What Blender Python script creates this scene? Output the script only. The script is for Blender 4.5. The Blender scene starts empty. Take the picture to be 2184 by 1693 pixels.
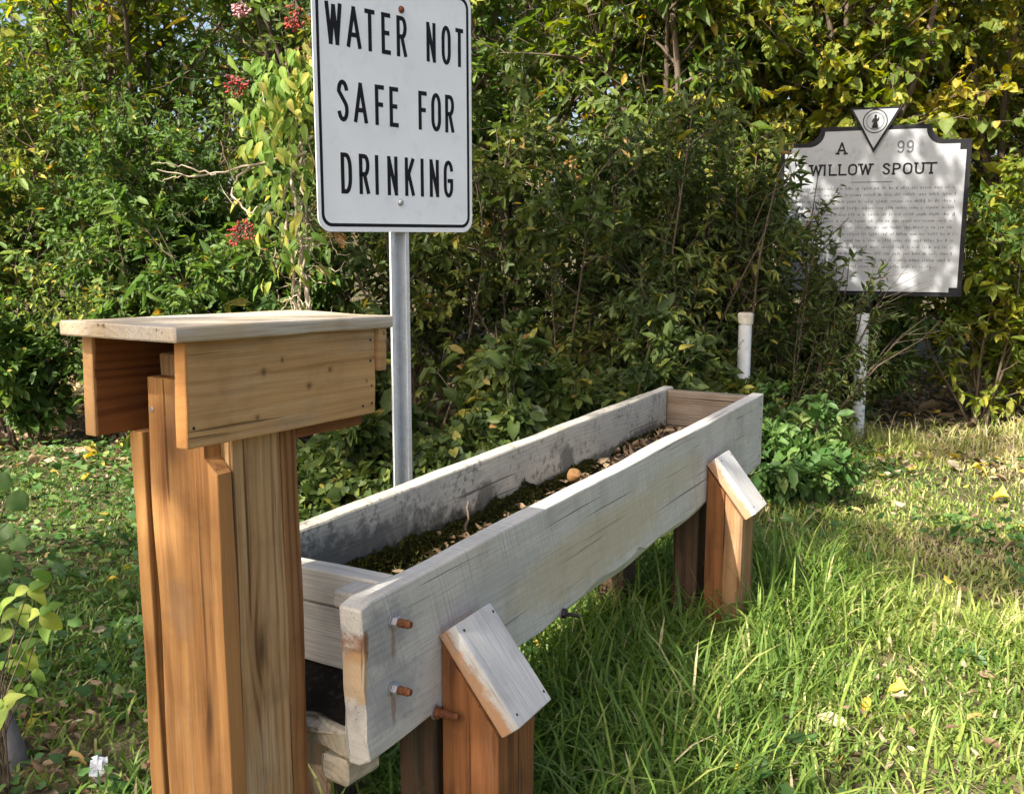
import bpy, math, random
import numpy as np
from mathutils import Vector, Matrix

# ---------------------------------------------------------------- camera, sky, sun, exposure
S = bpy.context.scene
COL = S.collection
CAM_H = 1.27
PITCH = math.atan(340 / 2101.0)
cam = bpy.data.objects.new('camera', bpy.data.cameras.new('camera'))
COL.objects.link(cam)
cam.location = (0, 0, CAM_H)
cam.rotation_euler = (math.pi / 2 - PITCH, 0, 0)
cam.data.sensor_fit = 'HORIZONTAL'
cam.data.sensor_width = 36
cam.data.lens = 36 * 2101 / 2184
cam.data.clip_start = 0.05
cam.data.clip_end = 2000
S.camera = cam

SUN_EL = math.radians(43)
SUN_H = Vector((-0.668, -0.744, 0)).normalized()
SUN_DIR = Vector((SUN_H.x * math.cos(SUN_EL), SUN_H.y * math.cos(SUN_EL), math.sin(SUN_EL)))
world = bpy.data.worlds.new('World'); S.world = world
world.use_nodes = True
wn = world.node_tree
sky = wn.nodes.new('ShaderNodeTexSky'); sky.sky_type = 'NISHITA'; sky.sun_disc = False
sky.sun_elevation = SUN_EL
sky.sun_rotation = math.atan2(SUN_H.x, SUN_H.y)
sky.air_density = 1.0; sky.dust_density = 5.0; sky.ozone_density = 1.0
bg = wn.nodes['Background']; bg.inputs['Strength'].default_value = 0.11
wn.links.new(sky.outputs['Color'], bg.inputs['Color'])
sun = bpy.data.objects.new('sun', bpy.data.lights.new('sun', 'SUN'))
COL.objects.link(sun)
sun.data.energy = 4.8; sun.data.angle = math.radians(0.55); sun.data.color = (1.0, 0.945, 0.86)
sun.rotation_euler = (-SUN_DIR).to_track_quat('-Z', 'Y').to_euler()
sun.location = (-6, -8, 12)
S.view_settings.view_transform = 'Standard'
S.view_settings.look = 'None'
S.view_settings.gamma = 1.0
S.view_settings.use_curve_mapping = False
S.view_settings.exposure = 1.4
S.cycles.max_bounces = 7
S.cycles.diffuse_bounces = 4
S.cycles.transmission_bounces = 4
S.cycles.transparent_max_bounces = 4
S.cycles.use_denoising = True
S.cycles.use_adaptive_sampling = True
S.cycles.adaptive_threshold = 0.02

R = np.random.RandomState(7)
random.seed(7)

# ---------------------------------------------------------------- helpers
def tag(o, label=None, cat=None, group=None, kind=None):
    if label: o['label'] = label
    if cat: o['category'] = cat
    if group: o['group'] = group
    if kind: o['kind'] = kind
    return o

def empty(name, loc=(0, 0, 0), rz=0.0, parent=None):
    o = bpy.data.objects.new(name, None); COL.objects.link(o)
    o.empty_display_size = 0.1
    o.location = loc; o.rotation_euler = (0, 0, rz)
    if parent: o.parent = parent
    return o

def link_mesh(name, me, mat=None, parent=None, loc=None, rot=None):
    o = bpy.data.objects.new(name, me); COL.objects.link(o)
    if mat is not None and len(me.materials) == 0: me.materials.append(mat)
    if parent: o.parent = parent
    if loc is not None: o.location = loc
    if rot is not None: o.rotation_euler = rot
    return o

def mesh_py(name, V, F, mat=None, parent=None, loc=None, rot=None, smooth=False):
    me = bpy.data.meshes.new(name)
    me.from_pydata([tuple(v) for v in V], [], [tuple(f) for f in F])
    me.update()
    if smooth: me.shade_smooth()
    return link_mesh(name, me, mat, parent, loc, rot)

def mesh_np(name, V, faces_list, mat=None, parent=None, attrs=None, smooth=False):
    """V (n,3); faces_list: list of (m,k) int arrays; attrs: {name: per-face float array}"""
    me = bpy.data.meshes.new(name)
    V = np.asarray(V, dtype=np.float32)
    me.vertices.add(len(V)); me.vertices.foreach_set('co', V.ravel())
    loops = np.concatenate([f.ravel() for f in faces_list]).astype(np.int32)
    tot = np.concatenate([np.full(len(f), f.shape[1]) for f in faces_list]).astype(np.int32)
    start = np.concatenate([[0], np.cumsum(tot)[:-1]]).astype(np.int32)
    me.loops.add(len(loops)); me.loops.foreach_set('vertex_index', loops)
    me.polygons.add(len(tot))
    me.polygons.foreach_set('loop_start', start)
    me.polygons.foreach_set('loop_total', tot)
    if smooth: me.polygons.foreach_set('use_smooth', np.ones(len(tot), dtype=bool))
    me.update(calc_edges=True)
    if attrs:
        for k, a in attrs.items():
            at = me.attributes.new(k, 'FLOAT', 'FACE')
            at.data.foreach_set('value', np.asarray(a, dtype=np.float32))
    return link_mesh(name, me, mat, parent)

def smoothstep(a, b, x):
    t = np.clip((x - a) / (b - a), 0, 1)
    return t * t * (3 - 2 * t)

class VNoise:
    """smooth value noise for shapes"""
    def __init__(s, seed):
        r = np.random.RandomState(seed); s.k = r.normal(size=(10, 3)) ; s.p = r.uniform(0, 6.28, 10)
    def __call__(s, x, y=0.0, z=0.0, f=1.0):
        o = 0
        for k, p in zip(s.k, s.p): o = o + np.sin(f * (k[0] * x + k[1] * y + k[2] * z) * 2 + p)
        return o / 4.5

# ---------------------------------------------------------------- node materials
class NT:
    def __init__(s, name):
        s.m = bpy.data.materials.new(name); s.m.use_nodes = True
        s.t = s.m.node_tree; s.n = s.t.nodes; s.l = s.t.links
        s.b = s.n['Principled BSDF']; s.out = s.n['Material Output']
    def node(s, ty, **kw):
        n = s.n.new(ty)
        for k, v in kw.items(): setattr(n, k, v)
        return n
    def lk(s, a, b): s.l.new(a, b)
    def put(s, sock, v):
        if isinstance(v, bpy.types.NodeSocket): s.l.new(v, sock)
        else: sock.default_value = v
    def math(s, op, a, b=0.0, c=None, clamp=False):
        n = s.node('ShaderNodeMath', operation=op, use_clamp=clamp)
        s.put(n.inputs[0], a); s.put(n.inputs[1], b)
        if c is not None: s.put(n.inputs[2], c)
        return n.outputs[0]
    def mapr(s, v, a, b, c=0.0, d=1.0, smooth=True):
        n = s.node('ShaderNodeMapRange', interpolation_type='SMOOTHSTEP' if smooth else 'LINEAR')
        for i, q in enumerate((v, a, b, c, d)): s.put(n.inputs[i], q)
        return n.outputs[0]
    def mix(s, f, a, b, mode='MIX'):
        n = s.node('ShaderNodeMix', data_type='RGBA', blend_type=mode)
        s.put(n.inputs[0], f)
        for i, q in ((6, a), (7, b)):
            if not isinstance(q, bpy.types.NodeSocket) and len(q) == 3: q = (*q, 1)
            s.put(n.inputs[i], q)
        return n.outputs[2]
    def noise(s, vec, scale=1.0, detail=3.0, rough=0.55, w=None, dist=0.0):
        n = s.node('ShaderNodeTexNoise', noise_dimensions='4D' if w is not None else '3D')
        s.put(n.inputs['Vector'], vec); n.inputs['Scale'].default_value = scale
        n.inputs['Detail'].default_value = detail; n.inputs['Roughness'].default_value = rough
        n.inputs['Distortion'].default_value = dist
        if w is not None: s.put(n.inputs['W'], w)
        return n.outputs[0]
    def scale(s, vec, sc):
        n = s.node('ShaderNodeVectorMath', operation='MULTIPLY')
        s.put(n.inputs[0], vec); n.inputs[1].default_value = sc
        return n.outputs[0]
    def obj(s): return s.node('ShaderNodeTexCoord').outputs['Object']
    def rnd(s): return s.node('ShaderNodeObjectInfo').outputs['Random']
    def attr(s, name): return s.node('ShaderNodeAttribute', attribute_name=name).outputs['Fac']
    def ramp(s, f, stops):
        n = s.node('ShaderNodeValToRGB'); e = n.color_ramp.elements
        while len(e) < len(stops): e.new(0.5)
        for el, (p, c) in zip(e, stops): el.position = p; el.color = (*c, 1)
        s.put(n.inputs[0], f); return n.outputs[0]
    def bump(s, h, strength=0.3, dist=0.002):
        n = s.node('ShaderNodeBump'); n.inputs['Strength'].default_value = strength
        n.inputs['Distance'].default_value = dist
        s.lk(h, n.inputs['Height']); s.lk(n.outputs[0], s.b.inputs['Normal']); return n
    def done(s, color, rough=0.7, spec=0.3, metal=0.0):
        s.put(s.b.inputs['Base Color'], color if isinstance(color, bpy.types.NodeSocket) else (*color, 1))
        s.put(s.b.inputs['Roughness'], rough)
        s.b.inputs['Specular IOR Level'].default_value = spec
        s.b.inputs['Metallic'].default_value = metal
        return s.m

def wood(name, light, dark, grey=(0.42, 0.42, 0.42), grey_amt=0.3, ring=0.006, centre=(0.02, -0.06), knots=(), saw=0.0,
         stains=(), ring_c=0.55, streak_c=0.5, rough=0.75, spots=0.0, fib=0.5, seed=0.0, bump=0.35, whiten=0.0):
    q = NT(name); co = q.obj(); rnd = q.math('ADD', q.math('MULTIPLY', q.rnd(), 37.0), seed)
    sx = q.node('ShaderNodeSeparateXYZ'); q.lk(co, sx.inputs[0])
    x, y, z = sx.outputs
    warp = q.math('SUBTRACT', q.noise(q.scale(co, (2.0, 5, 5)), 1.0, 2, 0.5, rnd), 0.5)
    warp2 = q.math('SUBTRACT', q.noise(q.scale(co, (5.0, 22, 22)), 1.0, 2, 0.5, rnd), 0.5)
    yy = q.math('ADD', q.math('SUBTRACT', y, centre[0]), q.math('MULTIPLY', warp, 0.05))
    zz = q.math('ADD', q.math('SUBTRACT', z, centre[1]), q.math('MULTIPLY', warp, 0.035))
    r = q.math('SQRT', q.math('ADD', q.math('MULTIPLY', yy, yy), q.math('MULTIPLY', zz, zz)))
    r = q.math('ADD', r, q.math('MULTIPLY', warp2, 0.006))
    kn_dark = None
    for (kx, ky, kz, kr, el) in knots:
        dx = q.math('MULTIPLY', q.math('SUBTRACT', x, kx), 1.0 / (kr * el))
        dy = q.math('MULTIPLY', q.math('SUBTRACT', y, ky), 1.0 / kr)
        dz = q.math('MULTIPLY', q.math('SUBTRACT', z, kz), 1.0 / kr)
        d2 = q.math('ADD', q.math('ADD', q.math('MULTIPLY', dx, dx), q.math('MULTIPLY', dy, dy)), q.math('MULTIPLY', dz, dz))
        g = q.math('POWER', 2.718, q.math('MULTIPLY', d2, -0.22))
        r = q.math('ADD', r, q.math('MULTIPLY', g, kr * 0.9))
        core = q.math('POWER', 2.718, q.math('MULTIPLY', d2, -1.1))
        kn_dark = core if kn_dark is None else q.math('MAXIMUM', kn_dark, core)
    rings = q.math('SINE', q.math('MULTIPLY', r, 2 * math.pi / ring))
    rings = q.mapr(rings, -0.3, 1.0)
    ringvar = q.noise(q.scale(co, (0.8, 30, 30)), 1.0, 1, 0.5, rnd)
    rings = q.math('MULTIPLY', rings, q.mapr(ringvar, 0.3, 0.7, 0.25, 1.0))
    fibre = q.noise(q.scale(co, (9, 420, 420)), 1.0, 2, 0.6, rnd)
    streak = q.noise(q.scale(co, (1.3, 34, 34)), 1.0, 3, 0.55, rnd)
    streak = q.mapr(streak, 0.3, 0.72)
    f = q.math('ADD', q.math('MULTIPLY', rings, ring_c), q.math('MULTIPLY', streak, streak_c))
    f = q.math('ADD', f, q.math('MULTIPLY', q.math('SUBTRACT', fibre, 0.5), fib), clamp=True)
    c = q.mix(f, light, dark)
    wpatch = q.noise(q.scale(co, (3.0, 9, 9)), 1.0, 4, 0.6, rnd)
    wfib = q.noise(q.scale(co, (4, 120, 120)), 1.0, 2, 0.6, rnd)
    wm = q.mapr(q.math('ADD', wpatch, q.math('MULTIPLY', q.math('SUBTRACT', wfib, 0.5), 0.5)), 0.72 - 0.5 * grey_amt - 0.1, 0.72 - 0.5 * grey_amt + 0.16)
    gcol = q.mix(q.mapr(fibre, 0.5 - 0.2 / (fib + 0.05) * 0.5, 0.5 + 0.25 / (fib + 0.05) * 0.5), tuple(1.12 * v for v in grey), tuple(0.66 * v for v in grey))
    c = q.mix(q.math('MULTIPLY', wm, min(1.0, grey_amt + 0.25)), c, gcol)
    if saw > 0:
        v2 = q.math('ADD', q.math('MULTIPLY', x, 1.0), q.math('MULTIPLY', z, 0.35))
        sn = q.node('ShaderNodeCombineXYZ'); q.lk(v2, sn.inputs[0])
        sawn = q.noise(sn.outputs[0], 170.0, 2, 0.7, rnd)
        sm = q.math('MULTIPLY', q.mapr(q.noise(co, 4.0, 2, 0.5, rnd), 0.32, 0.6, 0.1, 1.0), saw)
        c = q.mix(q.math('MULTIPLY', q.mapr(sawn, 0.48, 0.66), sm), c, tuple(0.48 * v for v in grey))
    if spots > 0:
        sp = q.noise(co, 60.0, 4, 0.65, rnd)
        sp2 = q.noise(co, 9.0, 3, 0.6, rnd)
        c = q.mix(q.math('MULTIPLY', q.math('MULTIPLY', q.mapr(sp, 0.50, 0.62), q.mapr(sp2, 0.40, 0.58)), spots), c, (0.035, 0.035, 0.03))
        c = q.mix(q.math('MULTIPLY', q.mapr(q.noise(co, 14.0, 4, 0.6, rnd), 0.52, 0.7), spots * 0.6), c, (0.16, 0.16, 0.15))
    ck = q.noise(q.scale(co, (1.6, 95, 95)), 1.0, 2, 0.5, q.math('ADD', rnd, 9.0))
    ckm = q.mapr(ck, 0.645, 0.68)
    c = q.mix(q.math('MULTIPLY', ckm, 0.75), c, tuple(0.22 * v for v in dark))
    blot = q.noise(co, 11.0, 4, 0.6, q.math('ADD', rnd, 21.0))
    c = q.mix(q.mapr(blot, 0.45, 0.75, 0, 0.4), c, tuple(0.6 * v for v in dark))
    if kn_dark is not None:
        c = q.mix(q.math('MULTIPLY', kn_dark, 0.85), c, tuple(0.28 * v for v in dark))
    for (px, py, pz, rx, ry, rz, col, amt) in stains:
        dx = q.math('MULTIPLY', q.math('SUBTRACT', x, px), 1 / rx)
        dy = q.math('MULTIPLY', q.math('SUBTRACT', y, py), 1 / ry)
        dz = q.math('MULTIPLY', q.math('SUBTRACT', z, pz), 1 / rz)
        d2 = q.math('ADD', q.math('ADD', q.math('MULTIPLY', dx, dx), q.math('MULTIPLY', dy, dy)), q.math('MULTIPLY', dz, dz))
        d2 = q.math('ADD', d2, q.math('MULTIPLY', q.math('SUBTRACT', q.noise(co, 38.0, 4, 0.65, rnd), 0.5), 2.4))
        g = q.mapr(d2, 1.2, 0.3)
        c = q.mix(q.math('MULTIPLY', g, amt), c, col)
    if whiten > 0: c = q.mix(whiten, c, (0.72, 0.72, 0.72))
    h = q.math('ADD', q.math('MULTIPLY', fibre, 0.6), q.math('MULTIPLY', rings, -0.4))
    h = q.math('ADD', h, q.math('MULTIPLY', q.noise(q.scale(co, (25, 60, 60)), 1.0, 3, 0.6, rnd), 0.8))
    h = q.math('SUBTRACT', h, q.math('MULTIPLY', ckm, 1.5))
    if saw > 0: h = q.math('ADD', h, q.math('MULTIPLY', sawn, saw * 0.8))
    q.bump(h, bump, 0.0025)
    return q.done(c, q.mapr(fibre, 0.2, 0.8, rough - 0.08, rough + 0.12), 0.25)

def leaf_mat(name, stops, trans=0.35, rough=0.45, spec=0.35):
    q = NT(name)
    t = q.attr('tint')
    c = q.ramp(t, stops)
    n = q.noise(q.obj(), 60.0, 2, 0.5)
    c = q.mix(q.mapr(n, 0.35, 0.7, 0.0, 0.35), c, (0.05, 0.055, 0.015))
    q.done(c, rough, spec)
    tr = q.node('ShaderNodeBsdfTranslucent')
    hs = q.node('ShaderNodeHueSaturation'); hs.inputs['Saturation'].default_value = 1.15; hs.inputs['Value'].default_value = 1.5
    q.lk(c, hs.inputs['Color']); q.lk(hs.outputs[0], tr.inputs['Color'])
    mx = q.node('ShaderNodeMixShader'); mx.inputs[0].default_value = trans
    q.lk(q.b.outputs[0], mx.inputs[1]); q.lk(tr.outputs[0], mx.inputs[2]); q.lk(mx.outputs[0], q.out.inputs['Surface'])
    return q.m

def plain(name, col, rough=0.6, spec=0.3, metal=0.0, var=0.25, scale=12.0, dirt=None, dirt_amt=0.4, bump=0.0):
    q = NT(name); co = q.obj()
    n = q.noise(co, scale, 4, 0.6)
    c = q.mix(q.mapr(n, 0.3, 0.75, 0, var), col, tuple(v * 0.5 for v in col))
    if dirt: c = q.mix(q.math('MULTIPLY', q.mapr(q.noise(co, scale * 2.3, 5, 0.7), 0.5, 0.68), dirt_amt), c, dirt)
    if bump: q.bump(q.noise(co, scale * 6, 4, 0.6), bump, 0.002)
    return q.done(c, rough, spec, metal)

# colours of the leaves (dark green > green > yellow green > yellow > brown)
L_DARK = leaf_mat('leaf_dark_green', [(0.0, (0.034, 0.056, 0.018)), (0.45, (0.070, 0.108, 0.026)), (0.75, (0.15, 0.18, 0.038)), (0.92, (0.30, 0.27, 0.05)), (1.0, (0.30, 0.17, 0.06))], 0.36, 0.5, 0.25)
L_MID = leaf_mat('leaf_mid_green', [(0.0, (0.045, 0.09, 0.024)), (0.4, (0.09, 0.165, 0.036)), (0.7, (0.19, 0.26, 0.05)), (0.88, (0.40, 0.37, 0.07)), (1.0, (0.40, 0.22, 0.07))], 0.38, 0.5, 0.25)
L_YEL = leaf_mat('leaf_yellowing', [(0.0, (0.07, 0.125, 0.022)), (0.35, (0.17, 0.22, 0.03)), (0.65, (0.36, 0.33, 0.04)), (0.88, (0.54, 0.40, 0.05)), (1.0, (0.42, 0.22, 0.06))], 0.45, 0.5, 0.25)
L_BRIGHT = leaf_mat('leaf_bright_green', [(0.0, (0.09, 0.19, 0.03)), (0.5, (0.20, 0.32, 0.055)), (0.8, (0.38, 0.43, 0.09)), (1.0, (0.52, 0.46, 0.10))], 0.45, 0.55, 0.2)
L_IVY = leaf_mat('leaf_ivy', [(0.0, (0.028, 0.065, 0.02)), (0.5, (0.065, 0.145, 0.035)), (0.85, (0.13, 0.23, 0.055)), (1.0, (0.21, 0.27, 0.08))], 0.3, 0.45, 0.3)
L_LITTER = leaf_mat('leaf_litter', [(0.0, (0.07, 0.042, 0.025)), (0.35, (0.19, 0.12, 0.07)), (0.65, (0.36, 0.26, 0.16)), (0.85, (0.50, 0.41, 0.28)), (0.93, (0.54, 0.36, 0.07)), (1.0, (0.58, 0.45, 0.07))], 0.2, 0.6, 0.2)
L_GRASS = leaf_mat('grass_blades', [(0.0, (0.055, 0.135, 0.022)), (0.38, (0.155, 0.25, 0.045)), (0.66, (0.335, 0.40, 0.09)), (0.82, (0.50, 0.50, 0.17)), (1.0, (0.66, 0.54, 0.33))], 0.4, 0.5, 0.25)
L_FALLEN = leaf_mat('fallen_leaf_yellow', [(0.0, (0.40, 0.24, 0.10)), (0.5, (0.62, 0.44, 0.06)), (1.0, (0.70, 0.55, 0.10))], 0.3, 0.5, 0.3)
BARK = plain('bark', (0.14, 0.105, 0.075), 0.9, 0.15, var=0.6, scale=18, bump=0.5)
TWIG = plain('dead_twig', (0.46, 0.37, 0.26), 0.85, 0.15, var=0.4, scale=25)
GALV = plain('galvanised_steel', (0.60, 0.62, 0.64), 0.42, 0.5, 0.35, var=0.3, scale=30, dirt=(0.35, 0.33, 0.30), dirt_amt=0.35, bump=0.05)
RUST = plain('rusty_steel', (0.17, 0.065, 0.028), 0.85, 0.2, 0.2, var=0.7, scale=90, dirt=(0.25, 0.12, 0.06), dirt_amt=0.8, bump=0.4)
DARKNAIL = plain('dark_nail', (0.045, 0.04, 0.04), 0.6, 0.4, 0.6)
ZINC = plain('zinc_bolt', (0.36, 0.36, 0.37), 0.5, 0.5, 0.6, dirt=(0.22, 0.14, 0.09))
SIGNWHITE = plain('sign_white', (0.80, 0.815, 0.825), 0.42, 0.4, var=0.08, scale=5, dirt=(0.62, 0.63, 0.62), dirt_amt=0.35)
BLACK = plain('black_paint', (0.012, 0.012, 0.014), 0.6, 0.15, var=0.5, scale=40)
MARKFACE = plain('marker_silver_paint', (0.31, 0.32, 0.33), 0.45, 0.4, var=0.18, scale=7, dirt=(0.17, 0.17, 0.16), dirt_amt=0.45)
MARKTEXT = plain('marker_grey_text', (0.09, 0.09, 0.10), 0.6, 0.3)
POLEPAINT = plain('pole_flaking_paint', (0.68, 0.70, 0.70), 0.6, 0.3, var=0.2, scale=12, dirt=(0.10, 0.11, 0.09), dirt_amt=0.75, bump=0.15)
PVC = plain('white_pvc', (0.72, 0.73, 0.73), 0.4, 0.4, var=0.15, scale=8, dirt=(0.42, 0.40, 0.33), dirt_amt=0.5)
PVCCAP = plain('pvc_cap', (0.66, 0.59, 0.50), 0.5, 0.35, var=0.3, scale=14, dirt=(0.3, 0.22, 0.15))
SOIL = plain('trough_soil', (0.055, 0.042, 0.03), 0.95, 0.1, var=0.7, scale=35, dirt=(0.16, 0.11, 0.07), dirt_amt=0.7, bump=0.8)
GAPSOIL = plain('shade_black_rotted_soil', (0.012, 0.010, 0.008), 0.95, 0.1, var=0.6, scale=40, dirt=(0.06, 0.045, 0.03), dirt_amt=0.4, bump=0.8)  # rotted soil, its colour blackened to give the end gap its shade
MOSS = leaf_mat('moss', [(0.0, (0.022, 0.022, 0.008)), (0.5, (0.052, 0.052, 0.011)), (1.0, (0.105, 0.10, 0.018))], 0.15, 0.8, 0.1)
BERRY = plain('red_berry', (0.36, 0.05, 0.035), 0.55, 0.3, var=0.5, scale=20)
PINK = plain('pink_berry_bract', (0.70, 0.30, 0.32), 0.5, 0.3, var=0.4, scale=30)
PAPER = plain('white_paper', (0.78, 0.79, 0.81), 0.8, 0.2, var=0.2, scale=30)
GREYWOOD = plain('grey_stub', (0.22, 0.21, 0.22), 0.85, 0.2, var=0.5, scale=20, bump=0.4)
FRUIT = plain('fruit_skin', (0.19, 0.10, 0.04), 0.75, 0.15, var=0.4, scale=22, dirt=(0.22, 0.11, 0.04), dirt_amt=0.8)

# ---------------------------------------------------------------- ground
gn = VNoise(3)
def G(x, y):
    x = np.asarray(x, float); y = np.asarray(y, float)
    h = 0.012 * gn(x, y, 0, 0.8) + 0.006 * gn(x, y, 5, 2.3)
    h = h + 0.10 * smoothstep(6.4, 9.0, y) + 0.05 * smoothstep(9, 14, y)
    return h

def ground_mat():
    q = NT('ground_soil_and_thatch'); co = q.obj()
    n1 = q.noise(co, 1.1, 4, 0.6); n2 = q.noise(co, 38, 4, 0.7); n3 = q.noise(co, 7, 4, 0.65)
    c = q.mix(q.mapr(n2, 0.35, 0.7), (0.055, 0.045, 0.028), (0.13, 0.10, 0.055))
    c = q.mix(q.mapr(n3, 0.42, 0.62, 0, 0.65), c, (0.06, 0.075, 0.022))
    c = q.mix(q.mapr(n1, 0.5, 0.65, 0, 0.6), c, (0.20, 0.155, 0.085))
    q.bump(n2, 0.8, 0.02)
    return q.done(c, 0.95, 0.1)
ax = np.concatenate([[-400, -150, -60, -30, -18], np.linspace(-12, 12, 121), [18, 30, 60, 150, 400]])
ay = np.concatenate([[-400, -150, -60, -30, -14], np.linspace(-8, 16, 121), [22, 34, 60, 150, 400]])
GX, GY = np.meshgrid(ax, ay); nx, ny = len(ax), len(ay)
idx = np.arange(nx * ny).reshape(ny, nx)
gf = np.stack([idx[:-1, :-1], idx[:-1, 1:], idx[1:, 1:], idx[1:, :-1]], -1).reshape(-1, 4)
gr = mesh_np('ground', np.stack([GX.ravel(), GY.ravel(), G(GX, GY).ravel()], 1), [gf], ground_mat(), smooth=True)
tag(gr, 'soil and thatch ground under the grass', 'ground', kind='structure')

# ---------------------------------------------------------------- boards
def board(name, size, mat, parent, loc=(0, 0, 0), rot=(0, 0, 0), bevel=0.003, jit=0.0008, seg=None, fn=None, seed=None, sub=0.05):
    """a sawn board, grain along x, softened corners and slightly uneven faces"""
    L, W, Tk = size
    seed = seed if seed is not None else int(abs(hash((round(loc[0] * 1000), round(loc[1] * 1000), round(loc[2] * 1000)))) % 9999)
    nz = VNoise(seed)
    seg = seg or max(4, int(L / 0.06))
    w, h, b = W / 2, Tk / 2, bevel
    prof = []
    def corner(sx, sy, rev):
        pts = [(sx * w, sy * (h - b)), (sx * (w - 0.3 * b), sy * (h - 0.3 * b)), (sx * (w - b), sy * h)]
        return pts[::-1] if rev else pts
    def lerp(p, q, n): return [(p[0] + (q[0] - p[0]) * i / n, p[1] + (q[1] - p[1]) * i / n) for i in range(1, n)]
    cs = [corner(1, -1, True), corner(1, 1, False), corner(-1, 1, True), corner(-1, -1, False)]
    nsub = [max(1, int(Tk / sub)), max(1, int(W / sub))]
    for i, c in enumerate(cs):
        prof += c
        nxt = cs[(i + 1) % 4]
        prof += lerp(c[-1], nxt[0], nsub[i % 2] + 1)
    prof = np.array(prof); k = len(prof)
    xs = np.concatenate([[-L / 2, -L / 2 + b * 0.6], np.linspace(-L / 2, L / 2, seg + 1)[1:-1], [L / 2 - b * 0.6, L / 2]])
    V = []
    for i, x in enumerate(xs):
        p = prof.copy()
        if i in (0, len(xs) - 1):
            p = p * np.array([(w - b * 0.8) / w, (h - b * 0.8) / h])
        xx = np.full(k, x)
        dn = nz(xx * 6, p[:, 0] * 14, p[:, 1] * 14) * jit
        ln = np.maximum(np.hypot(p[:, 0] / w, p[:, 1] / h), 0.2)[:, None]
        nn = np.stack([np.where(np.abs(p[:, 0]) > w - b * 1.05, np.sign(p[:, 0]), 0), np.where(np.abs(p[:, 1]) > h - b * 1.05, np.sign(p[:, 1]), 0)], 1)
        p = p + nn * dn[:, None]
        if fn is not None: xx, p = fn(xx, p, w, h)
        V.append(np.stack([xx, p[:, 0], p[:, 1]], 1))
    V = np.concatenate(V)
    F = []
    for i in range(len(xs) - 1):
        for j in range(k):
            a, c = i * k + j, i * k + (j + 1) % k
            F.append((a, c, c + k, a + k))
    F.append(tuple(range(k))[::-1]); F.append(tuple(range((len(xs) - 1) * k, len(xs) * k)))
    F = [f[::-1] for f in F]
    o = mesh_py(name, V, F, mat, parent, loc, rot)
    return o

UP = (0, -math.pi / 2, 0)      # board grain (x) points up; board z -> -x of the parent

def lathe(name, prof, mat, parent, loc=(0, 0, 0), rot=(0, 0, 0), n=16, smooth=True, wob=0.0):
    V, F = [], []
    for i, (r, z) in enumerate(prof):
        for j in range(n):
            a = 2 * math.pi * j / n
            rr = r * (1 + wob * math.sin(3 * a + i))
            V.append((rr * math.cos(a), rr * math.sin(a), z))
    for i in range(len(prof) - 1):
        for j in range(n):
            F.append((i * n + j, i * n + (j + 1) % n, (i + 1) * n + (j + 1) % n, (i + 1) * n + j))
    F.append(tuple(range(n))[::-1]); F.append(tuple(range((len(prof) - 1) * n, len(prof) * n)))
    o = mesh_py(name, V, F, mat, parent, loc, rot)
    if smooth:
        me = o.data
        for p in me.polygons: p.use_smooth = len(p.vertices) == 4
        try: me.set_sharp_from_angle(angle=math.radians(40))
        except Exception: pass
    return o

# ---------------------------------------------------------------- water trough (local x along it, y towards its far side)
T_ANG = math.atan2(0.876, 0.482)
ORG = (-0.24, 1.5, 0.0)
GREY = dict(fib=0.22, bump=0.3, light=(0.60, 0.55, 0.465), dark=(0.36, 0.325, 0.27), grey=(0.53, 0.505, 0.455), grey_amt=0.75, ring=0.009, ring_c=0.3, streak_c=0.5)
W_SIDE = wood('weathered_grey_plank', **GREY, saw=0.6, centre=(0.1, -0.05), seed=3.0,
              stains=((-0.30, 0, -0.02, 0.5, 0.2, 0.09, (0.46, 0.37, 0.235), 0.6), (0.25, 0, 0.03, 0.3, 0.2, 0.06, (0.46, 0.39, 0.27), 0.5), (0.75, 0, -0.03, 0.25, 0.2, 0.08, (0.34, 0.32, 0.29), 0.5), (-0.8, 0, 0.05, 0.2, 0.2, 0.05, (0.36, 0.345, 0.32), 0.5),
                      (-1.17, 0, 0.075, 0.08, 0.2, 0.06, (0.17, 0.17, 0.18), 0.5), (-1.15, 0, -0.04, 0.09, 0.2, 0.07, (0.19, 0.19, 0.20), 0.45),
                      (-1.147, 0, 0.055, 0.007, 0.2, 0.035, (0.22, 0.11, 0.06), 0.6), (-1.15, 0, -0.065, 0.007, 0.2, 0.035, (0.22, 0.11, 0.06), 0.6), (-1.225, 0, 0.07, 0.012, 0.2, 0.03, (0.20, 0.09, 0.04), 0.9), (-1.228, 0, 0.02, 0.010, 0.2, 0.05, (0.42, 0.27, 0.13), 0.7)))
W_SIDE2 = wood('weathered_lichen_plank', fib=0.2, light=(0.62, 0.555, 0.43), dark=(0.34, 0.30, 0.225), grey=(0.52, 0.475, 0.385), grey_amt=0.6, ring=0.012, ring_c=0.25, streak_c=0.35, spots=0.6, centre=(-0.1, -0.05), seed=9.0,
               stains=((-0.80, 0, 0.02, 0.45, 0.2, 0.09, (0.13, 0.125, 0.105), 0.8), (-0.55, 0, -0.03, 0.62, 0.2, 0.075, (0.05, 0.045, 0.03), 0.9), (-0.95, 0, 0.04, 0.28, 0.2, 0.085, (0.10, 0.10, 0.09), 0.7), (0.35, 0, -0.02, 0.75, 0.2, 0.04, (0.10, 0.09, 0.065), 0.8),
                       (0.25, 0, 0.035, 0.06, 0.2, 0.06, (0.13, 0.12, 0.095), 0.8), (-0.25, 0, 0.03, 0.06, 0.2, 0.06, (0.11, 0.10, 0.075), 0.8), (0.9, 0, -0.01, 0.3, 0.2, 0.05, (0.10, 0.085, 0.065), 0.8)))
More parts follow.
